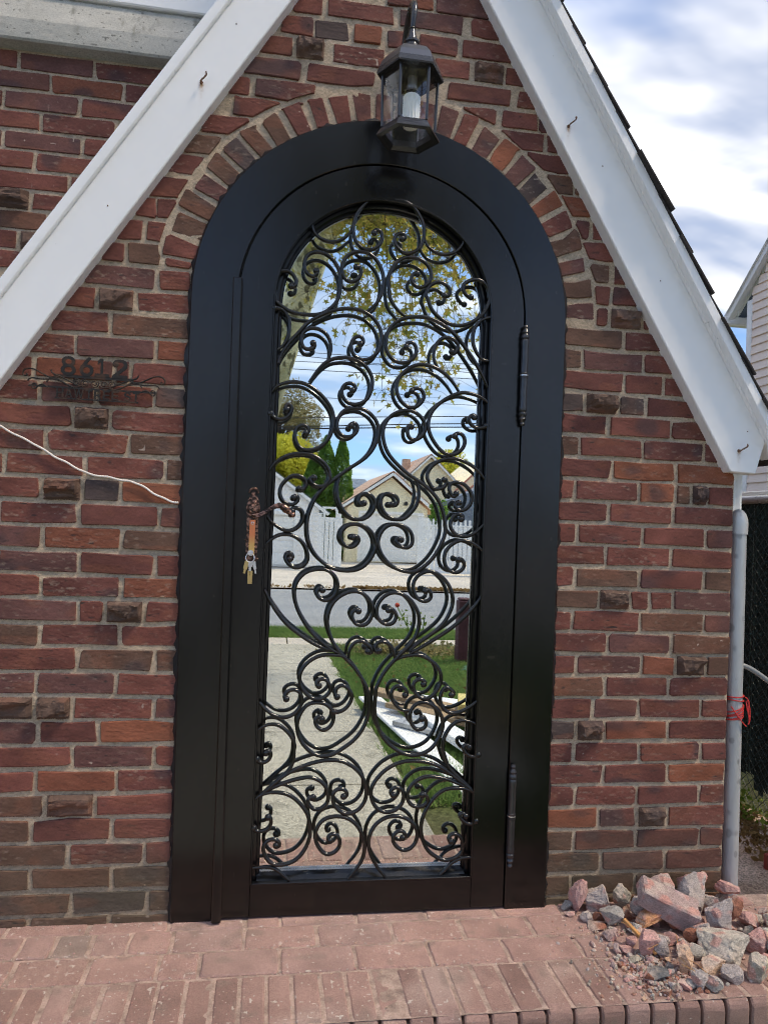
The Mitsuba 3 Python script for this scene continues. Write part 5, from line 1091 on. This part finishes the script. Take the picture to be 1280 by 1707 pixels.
ent('kerb_leaves', leaf_cloud(c, 0.05, r3), 'mat_dead_leaf', label='drift of dry leaves along the far kerb', cat='leaves', kind='stuff')
n = 2200; c = np.stack([r3.normal(1.45, 0.35, n), r3.normal(-6.75, 0.18, n), np.zeros(n)], 1); c[:, 2] = gz(c[:, 1]) + np.abs(r3.normal(0, 0.07, n))
ent(thing('border_plants', 'low scruffy border plants at the end of the lawn', 'plants', kind='stuff'), leaf_cloud(c, 0.03, r3), 'mat_olive_leaf')

def lap_siding(key, x0, x1, y, z0, z1, mat, pitch=0.16, inside=None):
    for z in np.arange(z0, z1, pitch):
        a, b = x0, x1
        if inside is not None:
            q = inside.intersection(sbox(-99, z + 0.02, 99, z + 0.03))
            if q.is_empty: continue
            a, b = q.bounds[0], q.bounds[2]
        ent(key, tm([[a, y + 0.03, z], [b, y + 0.03, z], [b, y, z + pitch], [a, y, z + pitch], [a, y - 0.03, z], [b, y - 0.03, z]], [[0, 1, 2], [0, 2, 3], [0, 4, 5], [0, 5, 1]]), mat)
# left garage, white lap siding, gable to the street
GA = thing('garage', 'white sided garage with a gable roof across the street', 'garage')
yg = -23.3
gpoly = Polygon([(-5.2, -0.46), (1.40, -0.46), (1.40, 1.52), (-1.9, 3.86), (-5.2, 1.52)])
ent(GA + '__wall', extrude_xz(gpoly, yg, yg - 6), 'mat_garage_white')
lap_siding(GA + '__siding_board', -5.2, 1.4, yg + 0.001, -0.40, 3.8, 'mat_garage_white', 0.17, gpoly)
beam((1.72, yg + 0.15, 1.36), (-1.9, yg + 0.15, 3.93), 0.09, 0.09, 'mat_white_vinyl', GA + '__rake_trim')
beam((-5.5, yg + 0.15, 1.36), (-1.9, yg + 0.15, 3.93), 0.09, 0.09, 'mat_white_vinyl', GA + '__rake_trim')
ent(GA + '__roof', tm([[1.80, yg + 0.2, 1.40], [1.80, yg - 6.2, 1.40], [-1.9, yg - 6.2, 4.02], [-1.9, yg + 0.2, 4.02], [-5.6, yg + 0.2, 1.40], [-5.6, yg - 6.2, 1.40]], [[0, 1, 2], [0, 2, 3], [3, 2, 5], [3, 5, 4]]), 'mat_grey_roof')
for z in np.arange(-0.42, 1.3, 0.42):
    ent(GA + '__door_panel', bx(-2.6, 0.55, yg + 0.022, yg + 0.05, z + 0.02, z + 0.40, 0.012), 'mat_white_vinyl')
ent(GA + '__door_trim', cat_([bx(0.56, 0.68, yg + 0.02, yg + 0.16, -0.46, 1.42), bx(-2.75, 0.68, yg + 0.021, yg + 0.18, 1.30, 1.42)]), 'mat_white_vinyl')
# vinyl gate and posts beside it
VG = thing('vinyl_gate', 'white vinyl gate between the two garages', 'gate')
for x in np.arange(1.42, 2.02, 0.15):
    ent(VG + '__board', bx(x + 0.010, x + 0.140, -22.72, -22.69, -0.40, 1.25, 0.008), 'mat_white_vinyl')
for x in (1.40, 2.05):
    ent(VG + '__post', cat_([bx(x - 0.06, x + 0.06, -22.78, -22.66, -0.45, 1.36, 0.006), bx(x - 0.075, x + 0.075, -22.795, -22.645, 1.361, 1.40, 0.01)]), 'mat_white_vinyl')
ent(VG + '__rail', cat_([bx(1.40, 2.05, -22.74, -22.725, 1.12, 1.26), bx(1.40, 2.05, -22.74, -22.725, -0.36, -0.24)]), 'mat_white_vinyl')
ent(VG + '__lattice_frame', cat_([bx(1.47, 2.0, -22.73, -22.70, 1.55, 1.62), bx(1.50, 1.58, -22.73, -22.70, 1.255, 1.549), bx(1.92, 2.0, -22.73, -22.70, 1.255, 1.549)]), 'mat_white_vinyl')
# cream garage
GB = thing('garage', 'cream stucco garage with a white panel door across the street', 'garage')
yb = -27.4
bpoly = Polygon([(2.78, -0.46), (6.05, -0.40), (6.05, 1.72), (4.55, 2.98), (2.78, 1.72)])
ent(GB + '__wall', extrude_xz(bpoly, yb, yb - 7), 'mat_cream_stucco')
beam((2.30, yb + 0.25, 1.55), (4.56, yb + 0.25, 3.12), 0.10, 0.10, 'mat_white_vinyl', GB + '__rake_trim')
beam((6.45, yb + 0.25, 1.55), (4.56, yb + 0.25, 3.12), 0.10, 0.10, 'mat_white_vinyl', GB + '__rake_trim')
ent(GB + '__roof', tm([[2.20, yb + 0.3, 1.58], [2.20, yb - 7.2, 1.58], [4.56, yb - 7.2, 3.24], [4.56, yb + 0.3, 3.24], [6.55, yb + 0.3, 1.58], [6.55, yb - 7.2, 1.58]], [[0, 1, 2], [0, 2, 3], [3, 2, 5], [3, 5, 4]]), 'mat_tan_roof')
for z in np.arange(-0.38, 1.45, 0.46):
    for x in np.arange(3.40, 5.7, 0.57):
        ent(GB + '__door_panel', bx(x + 0.02, x + 0.55, yb + 0.012, yb + 0.04, z + 0.025, z + 0.435, 0.014), 'mat_white_vinyl')
ent(GB + '__door_slab', bx(3.36, 5.74, yb + 0.003, yb + 0.02, -0.40, 1.49), 'mat_white_vinyl')
ent(GB + '__door_trim', cat_([bx(3.24, 3.36, yb + 0.002, yb + 0.16, -0.42, 1.60), bx(5.74, 5.86, yb + 0.002, yb + 0.16, -0.42, 1.60), bx(3.24, 5.86, yb + 0.003, yb + 0.18, 1.50, 1.60)]), 'mat_white_vinyl')
ent(GB + '__wall_lamp', cat_([bx(5.06, 5.22, yb, yb + 0.10, 1.88, 2.00, 0.02), bx(5.10, 5.18, yb, yb + 0.16, 2.0, 2.03)]), 'mat_black_metal')
# white picket-topped fence on the right
VF = thing('vinyl_fence', 'white vinyl fence with small pickets right of the cream garage', 'fence')
for x in np.arange(4.70, 9.5, 0.155):
    ent(VF + '__board', bx(x + 0.012, x + 0.143, -21.92, -21.88, -0.42, 1.10, 0.010), 'mat_white_vinyl')
    ent(VF + '__picket', cat_([bx(x + 0.04, x + 0.11, -21.92, -21.89, 1.16, 1.30), tm([[x + 0.035, -21.89, 1.30], [x + 0.115, -21.89, 1.30], [x + 0.075, -21.905, 1.37], [x + 0.035, -21.92, 1.30], [x + 0.115, -21.92, 1.30]], [[0, 1, 2], [3, 2, 4], [0, 2, 3], [1, 4, 2]])]), 'mat_white_vinyl')
ent(VF + '__rail', cat_([bx(4.68, 9.5, -21.935, -21.875, 1.10, 1.16, 0.004), bx(4.68, 9.5, -21.935, -21.875, -0.44, -0.36, 0.004)]), 'mat_white_vinyl')
for x in (4.66, 6.75, 8.85):
    ent(VF + '__post', cat_([bx(x - 0.07, x + 0.07, -21.98, -21.83, -0.45, 1.40, 0.006), bx(x - 0.09, x + 0.09, -22.0, -21.81, 1.401, 1.45, 0.012)]), 'mat_white_vinyl')
# house with red and tan roofs at the right
RH = thing('gabled_house', 'cream house with tan roof and stepped gables behind the white fence', 'house')
yr = -36
ent(RH + '__wall', extrude_xz(Polygon([(6.4, -0.5), (13.5, -0.5), (13.5, 3.2), (11.4, 4.9), (9.6, 3.3), (7.95, 4.62), (6.4, 3.2)]), yr, yr - 7), 'mat_cream_stucco')
beam((6.1, yr + 0.2, 2.92), (7.95, yr + 0.2, 4.72), 0.09, 0.09, 'mat_white_vinyl', RH + '__rake_trim')
beam((9.75, yr + 0.2, 3.0), (7.95, yr + 0.2, 4.72), 0.09, 0.09, 'mat_white_vinyl', RH + '__rake_trim')
for a, b in (((9.2, 2.9), (11.4, 5.05)), ((13.7, 2.9), (11.4, 5.05)), ((9.3, 2.5), (10.3, 3.35)), ((11.3, 2.5), (10.3, 3.35))):
    beam((a[0], yr + 0.35, a[1]), (b[0], yr + 0.35, b[1]), 0.08, 0.08, 'mat_terracotta_trim', RH + '__red_trim')
ent(RH + '__roof', tm([[6.0, yr + 0.25, 2.95], [6.0, yr - 7.2, 2.95], [7.95, yr - 7.2, 4.84], [7.95, yr + 0.25, 4.84], [9.9, yr + 0.25, 2.95], [9.9, yr - 7.2, 2.95]], [[0, 1, 2], [0, 2, 3], [3, 2, 5], [3, 5, 4]]), 'mat_tan_roof')
ent(RH + '__porch_gable', extrude_xz(Polygon([(9.4, -0.4), (11.2, -0.4), (11.2, 2.5), (10.3, 3.3), (9.4, 2.5)]), yr + 0.3, yr), 'mat_garage_white')
ent(RH + '__chimney', bx(7.0, 7.4, yr - 3.2, yr - 2.7, 3.2, 4.75), 'mat_tan_roof')
for x in (7.6, 10.0, 12.2):
    ent(RH + '__window', bx(x, x + 0.7, yr + (0.31 if x == 10.0 else 0.01), yr + (0.33 if x == 10.0 else 0.03), 0.9, 2.2), 'mat_window_glass')
SH = thing('far_house', 'small house with a blue grey roof far behind the garages', 'house')
ent(SH + '__roof', tm([[2.6, -45, 3.3], [6.2, -45, 3.3], [6.2, -49, 4.1], [2.6, -49, 4.1], [2.6, -45, 1.4], [6.2, -45, 1.4]], [[0, 1, 2], [0, 2, 3], [4, 5, 1], [4, 1, 0]]), 'mat_grey_roof')
ent(SH + '__wall', bx(2.8, 6.0, -49, -45.1, -0.5, 3.2), 'mat_garage_white')
ent(thing('far_house', 'blue roofed house showing between the gabled house and the white fence', 'house'), extrude_xz(Polygon([(7.0, -0.5), (12.0, -0.5), (12.0, 2.0), (9.5, 3.0), (7.0, 2.0)]), -31, -32.5), 'mat_grey_roof')

# trees
def cone_points(n, cx, cy, z0, h, r, p=0.8):
    t = r3.random(n) ** 1.3; a = r3.uniform(0, 2 * np.pi, n); rr = r * (1 - t) ** p * (0.72 + 0.34 * r3.random(n) ** 0.5) * (0.85 + 0.3 * meshkit.noise(np.stack([np.cos(a) * 2, np.sin(a) * 2, t * 14], -1)))
    return np.stack([cx + rr * np.cos(a), cy + rr * np.sin(a), z0 + h * t], 1)
for cx, h, r, lab in ((1.98, 5.0, 0.95, 'pointed green cedar, left of the pair behind the gate'), (2.66, 5.05, 0.80, 'pointed green cedar, right of the pair behind the gate'), (1.45, 4.1, 0.9, 'lowest green cedar behind the white garage')):
    k = thing('cedar', lab, 'tree')
    ent(k + '__trunk', tube([(cx, -29, -0.5), (cx, -29, h - 1.2)], [0.08, 0.03], 7), 'mat_dark_bark')
    ent(k + '__crown', leaf_cloud(cone_points(12000, cx, -29, -0.4, h + 0.1, r, 0.62), 0.055, r3), 'mat_cedar')
def blob_tree(name, lab, mat, cx, cy, zc, rx, rz, n, size, gaps, trunk_r=0.2, limbs=7):
    k = thing(name, lab, 'tree')
    ms = [tube(spline([(cx, cy, -0.6), (cx + 0.1, cy, zc - rz * 0.6), (cx - 0.1, cy, zc + rz * 0.4)], 10), np.linspace(trunk_r, trunk_r * 0.4, 10), 8)]
    cl = []
    for q in range(limbs):
        a = r3.uniform(0, 6.28); e = np.array([cx + rx * 0.75 * math.cos(a), cy + rx * 0.75 * math.sin(a), zc + rz * r3.uniform(-0.3, 0.8)])
        ms.append(tube(spline([(cx, cy, zc - rz * r3.uniform(0.2, 0.7)), (np.array([cx, cy, zc]) + e) / 2 + r3.normal(0, 0.1 * rx, 3), e], 8), np.linspace(trunk_r * 0.45, trunk_r * 0.1, 8), 6)); cl.append(e)
    ent(k + '__trunk', cat_(ms), 'mat_dark_bark', smooth=60)
    p = r3.normal(size=(n * 2, 3)); p /= np.linalg.norm(p, axis=1, keepdims=True); p *= (r3.random((n * 2, 1)) ** 0.45)
    f = meshkit.fbm(p * 2.6 + cx, 3, 3); p = p[f > gaps][:n]
    lump = 0.8 + 0.4 * meshkit.noise(p * 3 + 5)[:, None]
    ent(k + '__crown', leaf_cloud(np.array([cx, cy, zc]) + p * lump * np.array([rx, rx, rz]), size, r3), mat)
blob_tree('bright_tree', 'bright yellow green tree behind the white garage', 'mat_yellow_leaf', 0.2, -33, 3.3, 2.0, 1.9, 16000, 0.075, 0.40)
blob_tree('tall_tree', 'tall olive tree with a thinning crown behind the yellow tree', 'mat_olive_leaf', 0.2, -48, 7.1, 3.0, 3.4, 15000, 0.085, 0.50, 0.3, 14)
blob_tree('bright_tree', 'yellow tree top rising behind the gabled house', 'mat_yellow_leaf', 11.5, -46, 4.6, 1.6, 1.6, 6000, 0.09, 0.42)
blob_tree('shrub', 'dark green shrub leaning over the white fence', 'mat_cedar', 6.0, -25.0, 1.6, 0.45, 0.55, 1800, 0.05, 0.5, 0.04)
blob_tree('far_tree', 'bare grey twiggy tree far behind the cream garage', 'mat_olive_leaf', 3.9, -60, 4.2, 1.3, 1.4, 900, 0.07, 0.5, 0.12)
PT = thing('plane_tree', 'big mottled plane tree leaning over the front walk', 'tree')
tr = spline([(-0.75, -8.3, -0.7), (-0.60, -8.2, 1.0), (-0.42, -8.0, 2.55), (-0.20, -7.9, 3.45), (-0.03, -7.9, 4.15), (0.14, -7.8, 4.80), (0.38, -7.6, 5.35), (0.85, -7.0, 5.9), (1.5, -6.0, 6.4)], 60)
ent(PT + '__trunk', tube(tr, np.interp(np.linspace(0, 1, 60), [0, 0.2, 0.5, 0.75, 1], [0.30, 0.17, 0.20, 0.26, 0.20]), 20), 'mat_plane_bark', smooth=60)
for pts, r0 in (([(0.14, -7.8, 4.75), (-0.1, -6.8, 5.2), (-0.3, -5.6, 5.6), (-0.4, -4.5, 6.0)], 0.16), ([(0.42, -7.6, 5.3), (0.9, -7.4, 5.15), (1.5, -7.2, 5.25), (2.4, -6.8, 5.6)], 0.14), ([(0.6, -7.4, 5.6), (0.75, -6.4, 5.3), (0.9, -5.4, 5.0)], 0.06)):
    ent(PT + '__limb', tube(spline(pts, 16), np.linspace(r0, r0 * 0.5, 16), 12), 'mat_plane_bark', smooth=60)
# leafy twigs hanging into view: tip points (x, z) and how many leaves
TW = [(0.15, 4.45, 50), (0.45, 4.5, 50), (0.75, 4.5, 50), (1.05, 4.5, 50), (1.35, 4.45, 50), (1.62, 4.4, 44), (0.04, 4.25, 34), (0.28, 4.35, 38), (0.52, 4.25, 40), (0.78, 4.32, 46), (1.02, 4.2, 46), (1.28, 4.3, 44), (1.55, 4.15, 40), (1.75, 4.0, 30), (0.40, 3.75, 26), (0.55, 3.55, 30), (0.28, 3.55, 20), (0.68, 3.82, 26), (0.48, 3.36, 26),
      (0.86, 3.60, 20), (0.92, 3.86, 22), (1.18, 3.76, 26), (1.10, 3.36, 24), (1.30, 3.46, 24), (1.56, 3.72, 22), (1.75, 3.34, 16), (1.82, 3.28, 12), (0.80, 3.18, 24), (0.92, 2.98, 22), (1.04, 3.06, 24), (1.10, 2.72, 16), (1.16, 2.60, 14), (1.28, 2.54, 12), (0.66, 2.82, 12), (0.88, 2.64, 12), (1.40, 2.66, 12), (1.52, 2.78, 12), (0.02, 3.75, 12), (-0.2, 4.1, 16), (-0.28, 3.2, 6), (1.68, 2.95, 10)]
tw, lv = [], []
for x, z, n in TW:
    yb_ = -5.9 + r3.uniform(-0.7, 0.7); xs_ = x + r3.uniform(-0.35, 0.35)
    p = spline([(xs_ * 0.8 + 0.1, yb_ - 0.3, 5.9), (xs_ + r3.normal(0, 0.1), yb_ - 0.1, (z + 5.6) / 2), (x, yb_, z)], 24)
    p[:, :2] += np.cumsum(r3.normal(0, 0.022, (24, 2)), 0); p += np.array([x, yb_, z]) - p[-1]
    tw.append(tube(p, np.linspace(0.008, 0.0018, 24), 5))
    for q in range(int(n * 2.4)):
        s = p[int(r3.uniform(12, 24))] if q % 3 else p[-1]
        c = s + r3.normal(0, [0.17, 0.17, 0.13]); lv.append(c)
        if q % 3 == 0: tw.append(tube([s, (s + c) / 2 + np.array([0, 0, 0.03]), c], 0.0018, 4))
ent(PT + '__twigs', cat_(tw), 'mat_dark_bark')
ent(PT + '__hanging_leaves', leaf_cloud(lv, 0.046, r3, star=True), 'mat_plane_leaf', label='yellowing lobed leaves on hanging twigs')
up = np.stack([r3.uniform(-2.2, 3.6, 3200), r3.uniform(-9.5, -4.2, 3200), 5.0 + np.abs(r3.normal(0, 1.0, 3200))], 1)
up = up[meshkit.fbm(up * 1.1, 3, 8) > 0.47]
ent(PT + '__crown', leaf_cloud(up[:1500], 0.06, r3, star=True), 'mat_plane_leaf')
# overhead wires
NTH = ['highest', 'second highest', 'third highest', 'fourth highest', 'fifth highest, thin', 'sixth highest', 'second lowest', 'lowest and thickest']
for wi, (z, dz, y, r) in enumerate(((4.79, 0.0, -14, 0.007), (4.70, -0.1, -14, 0.007), (4.58, 0.1, -14, 0.007), (4.41, 0.05, -14, 0.008), (3.82, 0.05, -14, 0.006), (3.36, 0.25, -14, 0.010), (3.17, 0.28, -14, 0.012), (3.12, 0.25, -14, 0.014))):
    x = np.linspace(-25, 40, 40)
    ent(thing('overhead_wire', NTH[wi] + ' dark overhead wire strung along the street', 'wire', 'overhead wires along the street'), tube(np.stack([x, 0 * x + y, z + dz * (x - 0.3) / 3.4 * np.exp(-((x - 0.3) / 14) ** 2) + 0.0003 * (x - 2) ** 2], 1), r, 6), 'mat_wire')
# things on the lawn
NP = thing('newel_post', 'maroon painted timber post at the end of the lawn', 'post')
ent(NP, cat_([bx(1.885, 2.03, -6.22, -6.06, -0.5, 0.30, 0.008), bx(1.895, 2.02, -6.21, -6.07, 0.3005, 0.33, 0.01)]), 'mat_maroon')
RBU = thing('rose_bush', 'thin rose bush with one red bloom at the lawn edge', 'plant')
st = [spline([(1.50, -6.55, -0.45), (1.44, -6.52, -0.2), (1.32, -6.50, 0.03), (1.24, -6.5, 0.17)], 14), spline([(1.52, -6.55, -0.45), (1.56, -6.5, -0.1), (1.58, -6.5, 0.08)], 10), spline([(1.46, -6.5, -0.45), (1.40, -6.5, -0.25), (1.36, -6.46, 0.06)], 10)]
ent(RBU + '__stem', cat_([tube(s, 0.006, 5) for s in st]), 'mat_cedar')
ent(RBU + '__leaves', leaf_cloud(np.vstack([s[int(q)] + r3.normal(0, 0.045, 3) for s in st for q in r3.uniform(3, len(s), 26)]), 0.026, r3), 'mat_bright_leaf')
ent(RBU + '__bloom', trimesh.creation.icosphere(subdivisions=2, radius=0.028).apply_translation((1.24, -6.5, 0.19)), 'mat_rose')
net = np.stack([np.repeat(np.linspace(0, 1, 14), 14), np.tile(np.linspace(0, 1, 14), 14)], 1)
nv = np.stack([1.66 + 0.75 * net[:, 0] + 0.15 * net[:, 1], -5.5 + 0.9 * net[:, 1] - 0.3 * net[:, 0], -0.44 + 0.34 * net[:, 0] * (1 - 0.4 * net[:, 1]) + 0.05 * meshkit.noise(np.stack([net[:, 0] * 6, net[:, 1] * 6, 0 * net[:, 0]], -1))], 1)
lines = [tube(nv.reshape(14, 14, 3)[i], 0.004, 4, caps=False) for i in range(14)] + [tube(nv.reshape(14, 14, 3)[:, i], 0.004, 4, caps=False) for i in range(14)]
ent(thing('garden_net', 'green garden netting draped by the maroon post', 'net'), cat_(lines), 'mat_green_net')
def plank(lab, a, b, w, t, mat, lift=0.0, cat='board', name='board', roll=0):
    a, b = np.array(a, float), np.array(b, float)
    d = b - a; Ln = np.linalg.norm(d); m = bx(0, Ln, -w / 2, w / 2, 0, t, 0.003)
    if roll: turned(m, (0, 0, 0), (1, 0, 0), roll)
    turned(m, (0, 0, 0), (0, 0, 1), math.degrees(math.atan2(d[1], d[0])))
    m.apply_translation((a[0], a[1], zz((a[1] + b[1]) / 2) + 0.05 + lift)); ent(thing(name, lab, cat), m, mat)
plank('long white trim board lying along the edge of the lawn', (0.52, -3.55), (0.80, -1.45), 0.17, 0.02, 'mat_white_vinyl')
plank('white gutter length beside the long trim board', (0.70, -3.30), (1.05, -1.55), 0.13, 0.05, 'mat_white_vinyl', 0.03)
plank('weathered bare plank across the top of the board pile', (0.50, -3.42), (1.35, -2.45), 0.14, 0.035, 'mat_raw_wood', 0.10)
plank('raw timber plank with a yellowish edge in the board pile', (0.62, -3.10), (1.40, -2.20), 0.15, 0.035, 'mat_raw_wood', 0.06)
plank('short grey plank under the board pile', (0.62, -2.75), (1.22, -2.05), 0.16, 0.03, 'mat_galvanised', 0.02)
plank('yellow foam board at the right end of the board pile', (1.05, -2.85), (1.45, -2.75), 0.34, 0.06, 'mat_yellow_board', 0.12)
plank('thin raw batten on the right of the board pile', (0.98, -2.65), (1.45, -1.95), 0.05, 0.03, 'mat_raw_wood', 0.09)
plank('white panel offcut behind the board pile', (0.85, -3.55), (1.6, -3.1), 0.25, 0.02, 'mat_white_vinyl', 0.03)
